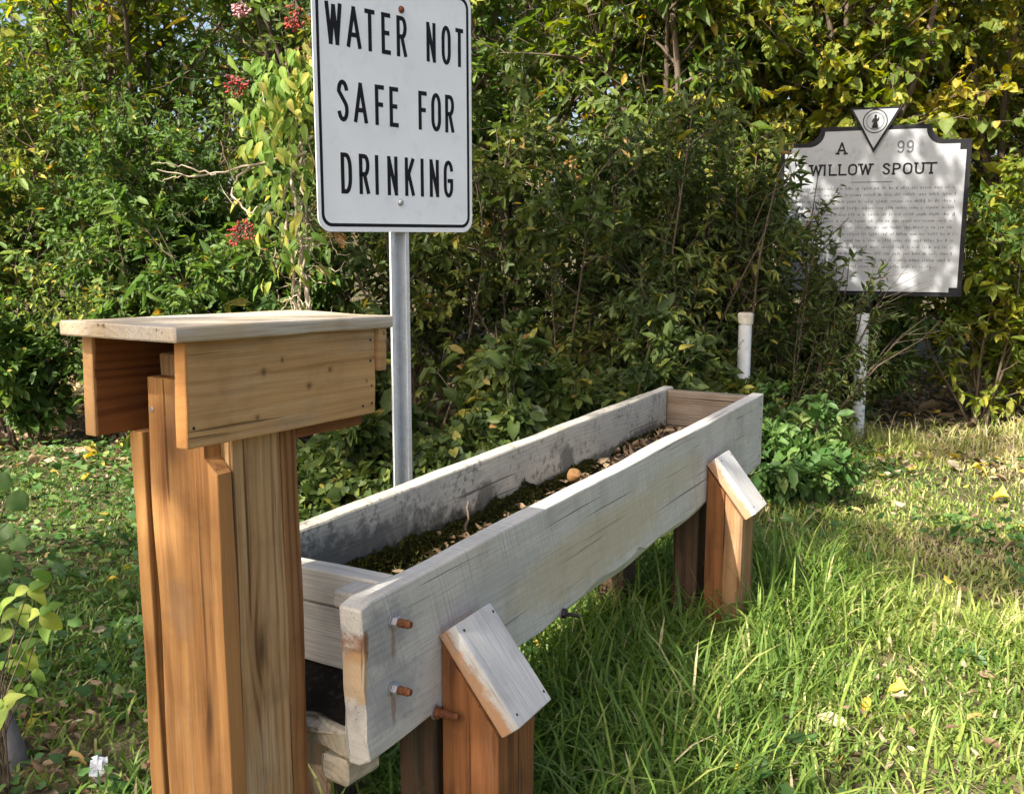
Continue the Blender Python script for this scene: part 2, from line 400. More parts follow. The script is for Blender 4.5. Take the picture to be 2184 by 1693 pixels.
W_END = wood('weathered_end_plank', light=(0.58, 0.53, 0.44), dark=(0.30, 0.27, 0.225), grey=(0.48, 0.455, 0.405), grey_amt=0.6, ring=0.008, ring_c=0.4, seed=15)
W_ENDB = wood('brown_end_plank', light=(0.25, 0.18, 0.12), dark=(0.10, 0.07, 0.045), grey=(0.24, 0.205, 0.165), grey_amt=0.45, ring=0.010, ring_c=0.5, seed=21)
W_CAP = wood('bleached_cap_wood', stains=((0, 0, -0.026, 2, 2, 0.036, (0.36, 0.18, 0.075), 0.85),), fib=0.3, light=(0.58, 0.545, 0.48), dark=(0.36, 0.325, 0.28), grey=(0.50, 0.49, 0.47), grey_amt=0.7, ring=0.007, ring_c=0.4, seed=5)
W_LEG = wood('red_brown_leg_wood', fib=0.8, light=(0.25, 0.10, 0.034), dark=(0.095, 0.034, 0.012), grey=(0.19, 0.12, 0.07), grey_amt=0.2, ring=0.010, ring_c=0.55, streak_c=0.6, centre=(0.01, 0.02), seed=2)
W_LEG2 = wood('tan_leg_wood', light=(0.36, 0.20, 0.09), dark=(0.14, 0.06, 0.022), grey=(0.32, 0.245, 0.165), grey_amt=0.35, ring=0.012, ring_c=0.6, streak_c=0.5, centre=(0.02, -0.03), seed=6)
W_INLEG = wood('dark_inner_leg_wood', light=(0.12, 0.065, 0.035), dark=(0.035, 0.02, 0.012), grey=(0.085, 0.08, 0.055), grey_amt=0.4, ring=0.010, seed=8)  # dark brown wood of the inner posts
W_FLOOR = wood('rotten_floor_plank', light=(0.55, 0.47, 0.34), dark=(0.30, 0.23, 0.15), grey=(0.38, 0.36, 0.28), grey_amt=0.45, ring=0.012, spots=0.3, seed=12)

tr = empty('water_trough', ORG, T_ANG)
tag(tr, 'long weathered grey plank water trough on stubby wooden legs', 'trough')
RIM, BOT, WID, LEN = 0.690, 0.403, 0.406, 2.46
wn_ = VNoise(41)
def wane(xx, p, w, h):
    # p[:,0] = across (y), p[:,1] = height; near side: y<0 is the outer face
    t = xx + LEN / 2
    amt = 0.010 + 0.018 * smoothstep(0.5, 1.1, t) * (1 - 0.6 * smoothstep(1.6, 2.3, t)) + 0.006 * wn_(t * 3.0) + 0.004 * wn_(t * 11) \
        + 0.018 * np.exp(-((t - 1.215) / 0.03) ** 2) + 0.008 * smoothstep(1.22, 1.2, t) * smoothstep(0.9, 1.2, t)
    low = p[:, 1] < -h + 0.02
    out = (p[:, 0] < 0)
    p = p.copy()
    p[:, 1] += np.where(low & out, np.maximum(amt, 0), 0)
    p[:, 1] += np.where(low, 0.006 * wn_(t * 5.0, 3.0), 0)
    top = p[:, 1] > h - 0.012
    p[:, 1] += np.where(top, 0.0018 * wn_(t * 4, 9.0), 0) - np.where(top & (t < 0.012), (0.012 - t) * 0.7, 0)
    # the near end is cut a little ragged
    xx = xx + np.where(xx < -LEN / 2 + 0.01, 0.004 * wn_(p[:, 1] * 30, 2.0) + np.where(p[:, 1] < -h + 0.05, 0.012, 0), 0)
    return xx, p
sd = board('side_board', (LEN, 0.044, RIM - BOT), W_SIDE, tr, (LEN / 2, 0.022, (RIM + BOT) / 2), fn=wane, seg=90, bevel=0.004, jit=0.0012, seed=4)
tag(sd, 'weathered grey near side board with wavy bark edge')
sd2 = board('side_board', (LEN - 0.02, 0.044, RIM - BOT), W_SIDE2, tr, (LEN / 2 + 0.03, WID - 0.022, (RIM + BOT) / 2), seg=70, bevel=0.006, jit=0.0015, seed=14)
tag(sd2, 'grey far side board with black lichen and moss stains')
iw = WID - 2 * 0.044 - 0.004
def endboard(x0, x1, z0, z1, mat, nm):
    return board(nm, (iw, x1 - x0, z1 - z0), mat, tr, ((x0 + x1) / 2, WID / 2, (z0 + z1) / 2), (0, 0, math.pi / 2), bevel=0.004, jit=0.0015)
endboard(0.109, 0.155, 0.624, RIM - 0.004, W_END, 'end_board')
endboard(0.112, 0.157, 0.507, 0.620, W_END, 'end_board')
endboard(LEN - 0.06, LEN - 0.012, 0.55, RIM - 0.006, W_ENDB, 'end_board')
endboard(LEN - 0.058, LEN - 0.013, 0.42, 0.547, W_ENDB, 'end_board')
fl_n = VNoise(77)
def ragged(xx, p, w, h):
    xx = xx + np.where(xx < -1.15, 0.02 * fl_n(p[:, 0] * 25) , 0)
    p = p.copy(); p[:, 1] += np.where((p[:, 1] < 0) & (xx < -0.9), 0.008 * fl_n(xx * 20, p[:, 0] * 18), 0)
    return xx, p
board('floor_board', (LEN - 0.06, iw, 0.05), W_FLOOR, tr, (LEN / 2 - 0.012, WID / 2, 0.430), fn=ragged, bevel=0.006, jit=0.002)
# corner cleat between end board and near side
board('corner_cleat', (0.058, 0.05, 0.03), W_END, tr, (0.076, 0.072, RIM - 0.022), bevel=0.004)
board('corner_cleat', (0.09, 0.06, 0.05), W_FLOOR, tr, (0.055, 0.078, 0.378), bevel=0.01, jit=0.006)

def leg(t0, side, mat_a, mat_b, capmat, zg):
    """outer post with a mitred cap board, set against the trough side; side -1 = near side, +1 = far side"""
    y_face = -0.0015 if side < 0 else WID + 0.0015
    dn, dt = 0.122, 0.145
    zt_in, zt_out = 0.545, 0.392
    zb = zg - 0.12
    half = dt / 2
    yc = lambda f: y_face + side * f * dn
    parts = []
    # two pieces: an inner half (towards the lower x) and an outer half, a dark joint between
    for k, (a, b, m) in enumerate(((0.0, 0.5, mat_a), (0.5, 1.0, mat_b))):
        L = zt_in - zb
        def fn(xx, p, w, h, a=a, b=b):
            p = p.copy()
            # p[:,0] local y of board -> parent y ; cut the top on the slant
            f = (p[:, 0] / w + 1) / 2          # 0..1 in +y
            fo = 1 - f if side < 0 else f       # 0 at trough face, 1 outside
            fo = a + (b - a) * fo if True else fo
            topz = zt_in + (zt_out - zt_in) * fo
            xx = np.where(xx > L / 2 - 0.25, (xx - (L / 2 - 0.25)) / 0.25 * (topz - zb - L + 0.25) + L / 2 - 0.25, xx)
            return xx, p
        gap = 0.0015
        yA, yB = yc(a), yc(b)
        width = abs(yB - yA) - gap
        o = board('leg_plank', (L, width, dt - 0.003 * k), m, tr, (t0 + half - 0.004 * k, (yA + yB) / 2, zb + L / 2), UP, fn=fn, bevel=0.004, jit=0.0015, seed=int(t0 * 1000) + k * 7 + (side + 2))
        parts.append(o)
    # cap
    cl = 0.212
    ang = math.atan2(zt_in - zt_out, dn)
    cy_, cz = y_face + side * (dn * 0.5 + 0.006), (zt_in + zt_out) / 2
    th = 0.043
    off = th / 2 + 0.001
    cyy = cy_ + side * math.sin(ang) * off; czz = cz + math.cos(ang) * off
    shift = -0.006
    cyy += side * math.cos(ang) * shift; czz -= math.sin(ang) * shift
    if side < 0: rot = Matrix.Rotation(ang, 4, 'X') @ Matrix.Rotation(math.pi / 2, 4, 'Z')
    else: rot = Matrix.Rotation(-ang, 4, 'X') @ Matrix.Rotation(math.pi / 2, 4, 'Z')
    cp = board('leg_cap', (cl, dt - 0.013, th), capmat, tr, (t0 + half - 0.010, cyy, czz), rot.to_euler(), bevel=0.003, jit=0.001, seed=int(t0 * 99) + 3)
    for sx in (-0.4, 0.42):
        for sy in (-0.38, 0.34):
            lathe('nail', [(0.0028, 0), (0.0028, 0.0008), (0.001, 0.0012)], DARKNAIL, cp, (cl * sx, (dt) * sy, th / 2 + 0.0002), n=6)
    # inner post that carries the trough floor
    iy = y_face - side * 0.075
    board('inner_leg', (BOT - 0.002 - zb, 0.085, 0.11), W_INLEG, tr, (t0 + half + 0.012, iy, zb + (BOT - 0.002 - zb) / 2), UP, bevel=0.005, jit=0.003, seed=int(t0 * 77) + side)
    return parts
def gz(t, m):
    x = ORG[0] + 0.482 * t - 0.876 * m; y = ORG[1] + 0.876 * t + 0.482 * m
    return float(G(x, y))
leg(0.226, -1, W_LEG, W_LEG, W_CAP, gz(0.3, -0.06))
leg(1.785, -1, W_LEG, W_LEG2, W_CAP, gz(1.85, -0.06))
leg(0.226, 1, W_LEG, W_LEG, W_CAP, gz(0.3, 0.46))
leg(1.785, 1, W_LEG, W_LEG2, W_CAP, gz(1.85, 0.46))

def bolt(t, z, ln=0.036, mat=RUST, nut=True, rr=0.0075):
    b = lathe('bolt', [(rr, -0.02)] + [(rr * (1.0 if k_ % 2 else 0.84), 0.011 + k_ * 0.0013) for k_ in range(int((ln - 0.013) / 0.0013))] + [(rr * 0.75, ln)], mat, tr, (t, 0, z), (math.pi / 2, 0, 0.05), n=12)
    if nut:
        lathe('washer', [(0.0135, 0.0), (0.0135, 0.002)], ZINC, b, (0, 0, 0.0005), n=18)
        lathe('nut', [(0.0115, 0.0), (0.0115, 0.008), (0.010, 0.0095)], ZINC if t < 0.2 else mat, b, (0, 0, 0.003), n=6, smooth=False)
    return b
bolt(0.083, 0.634); bolt(0.079, 0.516)
bolt(0.733, 0.424, 0.045, DARKNAIL, True, 0.005)
bolt(0.205, 0.418, 0.05, RUST, True, 0.008)
for z_ in (0.655, 0.60, 0.53, 0.46):
    lathe('nail', [(0.0035, 0), (0.0035, 0.001)], DARKNAIL, tr, (LEN - 0.035, -0.0012, z_), (math.pi / 2, 0, 0), n=8)

# soil and debris inside (its own things: it lies in the trough)
dn_ = VNoise(5)
nt, nm_ = 110, 16
tt = np.linspace(0.158, LEN - 0.062, nt); mm = np.linspace(0.046, WID - 0.046, nm_)
TT, MM = np.meshgrid(tt, mm)
ZZ = 0.512 + 0.012 * dn_(TT * 3, MM * 6) + 0.008 * dn_(TT * 12, MM * 14) + 0.02 * smoothstep(1.3, 2.2, TT) - 0.01 * smoothstep(0.7, 0.2, TT)
def loc2w(t, m, z): return np.stack([ORG[0] + 0.48209 * t - 0.87612 * m, ORG[1] + 0.87612 * t + 0.48209 * m, z], -1)
ii = np.arange(nt * nm_).reshape(nm_, nt)
df = np.stack([ii[:-1, :-1], ii[:-1, 1:], ii[1:, 1:], ii[1:, :-1]], -1).reshape(-1, 4)
so = mesh_np('trough_soil', loc2w(TT, MM, ZZ).reshape(-1, 3), [df], SOIL, smooth=True)
tag(so, 'dark damp soil and rotted leaves filling the trough', 'soil', kind='stuff')

es_t, es_m = np.meshgrid(np.linspace(0.028, 0.165, 12), np.linspace(0.047, WID - 0.047, 24))
es_z = 0.458 + 0.05 * smoothstep(0.05, 0.13, es_t) + 0.006 * dn_(es_t * 40, es_m * 30)
ei = np.arange(12 * 24).reshape(24, 12)
eo = mesh_np('rotted_soil', loc2w(es_t, es_m, es_z).reshape(-1, 3), [np.stack([ei[:-1, :-1], ei[:-1, 1:], ei[1:, 1:], ei[1:, :-1]], -1).reshape(-1, 4)], GAPSOIL, smooth=True)
tag(eo, 'rotted soil under the near end boards of the trough, coloured black for the shade in the gap', 'soil', kind='stuff')

# ---------------------------------------------------------------- leaf templates and clouds
def tmpl(kind):
    if kind == 'oval':
        V = [(0, 0, 0), (.3, .42, .10), (.68, .40, .05), (1, 0, -.10), (.68, -.40, .05), (.3, -.42, .10)]
        F4 = [(0, 3, 2, 1), (0, 5, 4, 3)]; F3 = []
    elif kind == 'lance':
        V = [(0, 0, 0), (.35, .5, .12), (.7, .34, .02), (1.05, 0, -.16), (.7, -.34, .02), (.35, -.5, .12)]
        F4 = [(0, 3, 2, 1), (0, 5, 4, 3)]; F3 = []
    elif kind == 'heart':
        V = [(0.06, 0, 0), (-.08, .34, .06), (.28, .55, .08), (.68, .33, .02), (1, 0, -.10), (.68, -.33, .02), (.28, -.55, .08), (-.08, -.34, .06)]
        F4 = [(0, 3, 2, 1), (0, 7, 6, 5)]; F3 = [(0, 4, 3), (0, 5, 4)]
    elif kind == 'maple':
        V = [(0.25, 0, 0), (0, 0, 0), (-.05, .30, .02), (.12, .30, .03), (.18, .62, -.04), (.42, .34, .03), (.62, .52, -.03), (.66, .20, .02), (1.02, 0, -.10),
             (.66, -.20, .02), (.62, -.52, -.03), (.42, -.34, .03), (.18, -.62, -.04), (.12, -.30, .03), (-.05, -.30, .02)]
        F4 = []; F3 = [(0, i + 1, i) for i in range(1, 14)] + [(0, 1, 14)]
    elif kind == 'diamond':
        V = [(0, 0, 0), (.45, .5, .06), (1, 0, -.06), (.45, -.5, .06)]
        F4 = [(0, 3, 2, 1)]; F3 = []
    return np.array(V, float), np.array(F4, int).reshape(-1, 4), np.array(F3, int).reshape(-1, 3)

def unit(a): return a / np.maximum(np.linalg.norm(a, axis=-1, keepdims=True), 1e-9)

def cloud(name, kind, P, D, N, L, Wd, tint, mat, parent=None, curl=None):
    V0, F4, F3 = tmpl(kind)
    D = unit(D); Sd = unit(np.cross(N, D)); N = np.cross(D, Sd)
    n, k = len(P), len(V0)
    c = np.ones(n) if curl is None else curl
    V = P[:, None, :] + (L[:, None, None] * V0[None, :, 0:1]) * D[:, None, :] + (Wd[:, None, None] * V0[None, :, 1:2]) * Sd[:, None, :] \
        + ((L * c)[:, None, None] * V0[None, :, 2:3]) * N[:, None, :]
    off = (np.arange(n) * k)[:, None, None]
    fl, tn = [], []
    if len(F4): fl.append((F4[None] + off).reshape(-1, 4)); tn.append(np.repeat(tint, len(F4)))
    if len(F3): fl.append((F3[None] + off).reshape(-1, 3)); tn.append(np.repeat(tint, len(F3)))
    return mesh_np(name, V.reshape(-1, 3), fl, mat, parent, {'tint': np.clip(np.concatenate(tn), 0, 1)})

def tubes(name, groups, mat, parent=None):
    """groups: list of (pts (n,k,3), r0 (n,), r1 (n,), sides)"""
    VV, FF, base = [], [], 0
    for pts, r0, r1, sd_ in groups:
        n, k, _ = pts.shape
        if n == 0: continue
        tg = np.gradient(pts, axis=1); tg = unit(tg)
        ref = np.where(np.abs(tg[..., 2:3]) > 0.9, np.array([1., 0, 0]), np.array([0, 0, 1.]))
        a = unit(np.cross(tg, ref)); b = np.cross(tg, a)
        rr = r0[:, None] + (r1 - r0)[:, None] * np.linspace(0, 1, k)[None]
        th = np.arange(sd_) * 2 * np.pi / sd_
        ring = pts[:, :, None, :] + rr[:, :, None, None] * (np.cos(th)[:, None] * a[:, :, None, :] + np.sin(th)[:, None] * b[:, :, None, :])
        VV.append(ring.reshape(-1, 3))
        id_ = np.arange(n * k * sd_).reshape(n, k, sd_) + base
        nx_ = np.roll(id_, -1, axis=2)
        FF.append(np.stack([id_[:, :-1], nx_[:, :-1], nx_[:, 1:], id_[:, 1:]], -1).reshape(-1, 4))
        base += n * k * sd_
    return mesh_np(name, np.concatenate(VV), FF, mat, parent, smooth=True)

def grow(P0, D0, L, k, wob, trop, rng):
    P = [P0]; D = unit(D0); p = P0
    for i in range(k):
        D = unit(D + wob * rng.normal(size=D.shape) + np.array([0, 0, 1.0]) * trop)
        p = p + D * (L / k)[:, None]; P.append(p)
    return np.stack(P, 1)

def sprout(pts, n, f0, f1, ang, rng):
    N, k, _ = pts.shape
    pi = np.repeat(np.arange(N), n); m = len(pi)
    f = rng.uniform(f0, f1, m) * (k - 1); i = np.minimum(f.astype(int), k - 2); u = (f - i)[:, None]
    a, b = pts[pi, i], pts[pi, i + 1]
    p = a * (1 - u) + b * u; t = unit(b - a)
    pr = unit(np.cross(t, rng.normal(size=(m, 3))))
    an = np.abs(rng.normal(ang, 0.22, m))[:, None]
    return p, np.cos(an) * t + np.sin(an) * pr, pi, f / (k - 1)

# where the marker plate stands (needed for clearing leaves off its face)
MK_A = math.radians(-20)
MK_C = np.array([2.2017, 6.0, 0.9344])
MKX = np.array([math.cos(MK_A), math.sin(MK_A), 0]); MKN = np.array([math.sin(MK_A), -math.cos(MK_A), 0])
def keep_default(P):
    d = P - MK_C
    lx, ln, lz = d @ MKX, d @ MKN, d[:, 2]
    inface = (lx > -0.40 + np.clip(0.6 * (0.42 - lz), 0, 0.2)) & (lx < 0.53) & (lz > -0.05) & (lz < 1.14) | (np.abs(ln) < 0.10) & (lx > -0.64) & (lx < 0.53) & (lz > -0.05) & (lz < 1.14)
    bad = inface & (ln > -0.09) & (ln < 1.3)
    bad |= (lx > -0.45) & (lx < 0.30) & (lz < 0) & (lz > -0.98) & (ln > -0.02) & (ln < 1.0) & ~((lz > -0.22) & (ln < 0.35))
    bad |= P[:, 1] < 4.3
    bad |= (np.abs(P[:, 0] - 1.285) < 0.10) & (P[:, 1] < 5.48) & (P[:, 2] > 0.52)
    return ~bad

def plant(name, label, pos, h, spread, n0, n1, n2, nl, kind, L, asp, mat, tint, seed, cat='shrub', group=None, lean=(0, 0), stem_f=(0.15, 1.0),
          trunk=None, r0=0.011, droop=0.35, keep=keep_default, zmin=0.05, up=0.04, fl=None, lsig=0.38, crown_h=None, bark=BARK, tw=0.34, leafname='crown'):
    rng = np.random.RandomState(seed)
    base = np.array([pos[0], pos[1], float(G(pos[0], pos[1])) - 0.03])
    root = empty(name, base)
    tag(root, label, cat, group)
    ang = rng.uniform(0, 2 * np.pi, n0)
    sp = spread * np.sqrt(rng.uniform(0.05, 1, n0))
    D = np.stack([np.cos(ang) * sp / h + lean[0], np.sin(ang) * sp / h + lean[1], np.ones(n0)], 1)
    if trunk:    # a single trunk that forks
        tl = trunk
        P0 = np.array([[0, 0, 0.0]]); tpts = grow(P0, np.array([[lean[0] * .5, lean[1] * .5, 1.0]]), np.array([tl]), 6, 0.06, 0.05, rng)
        P0 = np.repeat(tpts[:, -1], n0, 0) - np.array([0, 0, 1]) * (rng.uniform(0, tl * 0.35, n0)[:, None])
        Ls = (h - tl) * rng.uniform(0.75, 1.1, n0) * np.linalg.norm(D, axis=1)
    else:
        P0 = np.stack([rng.normal(0, 0.06, n0), rng.normal(0, 0.06, n0), np.zeros(n0)], 1)
        Ls = h * rng.uniform(0.65, 1.08, n0)
        tpts = None
    s0 = grow(P0, D, Ls, 8, 0.10, up, rng)
    p, d, pi, f = sprout(s0, n1, stem_f[0], stem_f[1], 0.85, rng)
    L1 = Ls[pi] * tw * rng.uniform(0.5, 1.1, len(pi)) * (1.15 - 0.6 * f)
    s1 = grow(p, d, L1, 5, 0.16, up * 0.6, rng)
    p, d, pj, f2 = sprout(s1, n2, 0.15, 1.0, 0.75, rng)
    L2 = L1[pj] * 0.5 * rng.uniform(0.5, 1.2, len(pj))
    s2 = grow(p, d, L2, 3, 0.2, -0.03, rng)
    wp = s2 + base
    ok = keep(wp[:, -1]) & keep(wp[:, 0]) & (wp[:, -1, 2] > zmin)
    s2 = s2[ok]; pj = pj[ok]; L2 = L2[ok]
    ok1 = keep(s1[:, -1] + base) & keep(s1[:, 0] + base)
    grp = [(s0, np.full(n0, r0), np.full(n0, r0 * 0.25), 6), (s1[ok1], np.full(ok1.sum(), r0 * 0.35), np.full(ok1.sum(), r0 * 0.1), 4), (s2, np.full(len(s2), r0 * 0.11), np.full(len(s2), r0 * 0.05), 3)]
    if trunk: grp.insert(0, (tpts, np.array([r0 * 2.6]), np.array([r0 * 1.5]), 10))
    st = tubes('trunk' if trunk else 'stems', grp, bark, root)
    p, d, pk, f3 = sprout(s2, nl, 0.1, 1.05, 0.9, rng)
    d = d + np.array([0, 0, -droop])
    d = unit(d + 0.25 * rng.normal(size=d.shape))
    N = unit(np.array([0, 0, 1.0]) + 0.55 * rng.normal(size=d.shape) + np.array([SUN_DIR.x, SUN_DIR.y, 0]) * 0.35)
    ok = keep(p + base)
    p, d, N, pk = p[ok], d[ok], N[ok], pk[ok]
    br = rng.normal(0, 1, len(s1))[pj[pk]]
    tt_ = tint[0] + tint[1] * (0.6 * br + 0.4 * rng.normal(size=len(p)))
    tt_ = np.where(rng.uniform(size=len(p)) < 0.03, rng.uniform(0.85, 1.0, len(p)), tt_)
    LL = L * np.exp(lsig * rng.normal(size=len(p)))
    cr = cloud(leafname, kind, p, d, N, LL, LL * asp, tt_, mat, root)
    tag(cr, kind='stuff')
    return root

# ---------------------------------------------------------------- spout post with its box
def lw(t, m, z=0.0):
    v = loc2w(np.array(t), np.array(m), np.array(z)); return tuple(float(c) for c in v)
PT, PM = -0.11, 0.165
sp = empty('spout_post', lw(PT, PM, 0), T_ANG)
tag(sp, 'tan cedar post of stacked boards carrying a roofed spout box', 'post')
TAN = dict(fib=0.8, light=(0.46, 0.24, 0.085), dark=(0.165, 0.065, 0.02), grey=(0.42, 0.29, 0.155))
W_PF = wood('post_front_cedar', **TAN, grey_amt=0.2, ring=0.026, ring_c=0.5, streak_c=0.75, centre=(0.01, -0.05), seed=1.5,
            knots=((0.10, -0.028, 0.015, 0.011, 6.0), (0.30, -0.028, 0.015, 0.004, 40.0), (0.52, 0.02, 0.015, 0.020, 3.0), (-0.2, 0.03, 0.015, 0.006, 2.0)),
            stains=((0.26, 0.02, 0, 0.06, 0.03, 0.1, (0.22, 0.14, 0.08), 0.45), (0.56, 0.0, 0, 0.07, 0.035, 0.1, (0.22, 0.11, 0.05), 0.45), (0.2, -0.067, 0, 0.9, 0.006, 0.1, (0.36, 0.17, 0.055), 0.7)))
W_PC = wood('post_core_cedar', fib=0.8, light=(0.44, 0.275, 0.125), dark=(0.17, 0.078, 0.026), grey=(0.43, 0.325, 0.205), grey_amt=0.35, ring=0.013, ring_c=0.55, streak_c=0.6, centre=(-0.03, 0.05), seed=4.5,
            knots=((0.17, -0.07, 0.01, 0.013, 3.5), (0.72, -0.075, -0.01, 0.006, 1.6), (-0.1, -0.07, 0.02, 0.006, 1.5)))
W_PB = wood('post_back_cedar', light=(0.30, 0.145, 0.05), dark=(0.13, 0.05, 0.016), grey=(0.28, 0.19, 0.11), grey_amt=0.2, ring=0.010, seed=7.7)
W_PL = wood('post_side_cedar', light=(0.47, 0.25, 0.085), dark=(0.24, 0.10, 0.028), grey=(0.40, 0.27, 0.14), grey_amt=0.2, ring=0.012, seed=11.0)
W_BOX = wood('box_cedar', fib=0.75, light=(0.47, 0.28, 0.115), dark=(0.27, 0.135, 0.048), grey=(0.42, 0.31, 0.19), grey_amt=0.35, ring=0.016, ring_c=0.4, streak_c=0.45, centre=(0.01, 0.10), seed=2.2, spots=0.05,
             stains=((-0.2095, 0, 0, 0.006, 0.3, 0.3, (0.42, 0.19, 0.055), 0.8),), knots=((0.04, -0.01, -0.01, 0.0055, 1.2), (-0.02, -0.01, 0.035, 0.004, 1.1), (0.09, -0.01, 0.012, 0.0042, 1.1), (-0.075, -0.01, -0.045, 0.004, 1.3), (0.185, -0.01, -0.015, 0.0035, 1.0), (-0.06, -0.01, 0.02, 0.006, 1.0)))
W_BOXSHADE = wood('box_shade_cedar', stains=((-0.2085, 0, 0, 0.006, 0.3, 0.3, (0.42, 0.24, 0.10), 0.9),), light=(0.22, 0.085, 0.024), dark=(0.10, 0.033, 0.010), grey=(0.22, 0.13, 0.07), grey_amt=0.1, ring=0.012, seed=8.2)  # cedar colour darkened for the shade inside the box, end edge kept tan
W_ROOF = wood('roof_weathered_cedar', light=(0.47, 0.365, 0.235), dark=(0.29, 0.205, 0.115), grey=(0.45, 0.405, 0.34), grey_amt=0.6, ring=0.010, ring_c=0.45, seed=3.3, centre=(0.03, -0.08))

def vboard(nm, t0, t1, m0, m1, z0, z1, mat, **kw):
    return board(nm, (z1 - z0, m1 - m0, t1 - t0), mat, sp, ((t0 + t1) / 2 - PT, (m0 + m1) / 2 - PM, (z0 + z1) / 2), UP, **kw)
zb = gz(PT, PM) - 0.15
# front board with a shallow groove and a chamfered right corner
gv = VNoise(19)
def groove(xx, p, w, h):
    p = p.copy()
    front = p[:, 1] > h * 0.5      # board z -> -x of the parent = towards the camera
    g = 0.006 * np.exp(-((p[:, 0] + 0.018 - 0.003 * gv(xx * 2)) / 0.0045) ** 2) * smoothstep(0.06, 0.12, xx) + 0.002 * np.exp(-((p[:, 0] + 0.010 - 0.003 * gv(xx * 2)) / 0.004) ** 2)
    p[:, 1] -= np.where(front, g + 0.0015 * gv(xx * 3, p[:, 0] * 30), 0)
    p[:, 0] += 0.0015 * gv(xx * 2.5, 4.0)
    lim = -w + 0.022 * smoothstep(0.0, 0.012, xx - (1.068 - zb) / 2 + 0.128)
    p[:, 0] = np.maximum(p[:, 0], lim)
    return xx, p
fb = vboard('front_board', -0.2015, -0.1725, 0.0955, 0.231, zb, 1.068, W_PF, bevel=0.002, jit=0.0012, seg=110, fn=groove, seed=1, sub=0.004)
vboard('core_post', -0.171, -0.0655, 0.0965, 0.234, zb, 1.10, W_PC, bevel=0.003, jit=0.0015, seg=40, seed=3)
vboard('back_board', -0.064, -0.026, 0.098, 0.233, zb, 1.09, W_PB, bevel=0.002, jit=0.0015, seed=5)
vboard('side_plank', -0.206, -0.05, 0.2400, 0.2655, zb, 0.985, W_PL, bevel=0.002, jit=0.002, seed=6)
lathe('screw', [(0.0042, 0), (0.0042, 0.001), (0.0025, 0.0016)], ZINC, sp, (-0.2 - PT, 0.222 - PM, 1.02), (0, -math.pi / 2, 0), n=8)
# spout box
bx = empty('spout_box', (-0.269 - PT, 0.165 - PM, 1.134), 0, sp)
bx.rotation_euler = (0, math.radians(2.0), 0)
def bboard(nm, x0, x1, m0, m1, z0, z1, mat, across=False, **kw):
    c = ((x0 + x1) / 2, (m0 + m1) / 2 - 0.165, (z0 + z1) / 2)
    if across: return board(nm, (m1 - m0, x1 - x0, z1 - z0), mat, bx, c, (0, 0, math.pi / 2), **kw)
    return board(nm, (x1 - x0, m1 - m0, z1 - z0), mat, bx, c, **kw)
nb = bboard('box_side', 0, 0.419, 0.0735, 0.0945, -0.146, -0.0008, W_BOX, bevel=0.0018, jit=0.0008, seed=21)
bboard('box_side', 0.004, 0.421, 0.262, 0.283, -0.146, -0.0008, W_BOXSHADE, bevel=0.0018, jit=0.001, seed=22)
bboard('box_roof', -0.029, 0.450, 0.058, 0.287, 0.0, 0.0205, W_ROOF, bevel=0.003, jit=0.0016, seed=23)
bboard('box_end', 0.4205, 0.443, 0.066, 0.29, -0.074, -0.0012, W_BOX, across=True, bevel=0.002, seed=24)
bboard('box_floor', 0.245, 0.413, 0.0965, 0.260, -0.168, -0.150, W_BOXSHADE, bevel=0.003, seed=25)
for (x_, z_) in ((0.405, -0.02), (0.405, -0.055), (0.408, -0.098), (0.409, -0.128), (0.384, -0.13), (0.012, -0.118)):
    lathe('nail', [(0.0024, 0), (0.0024, 0.0006)], DARKNAIL, nb, (x_ - 0.2095, -0.0112, z_ + 0.0734), (math.pi / 2, 0, 0), n=8)

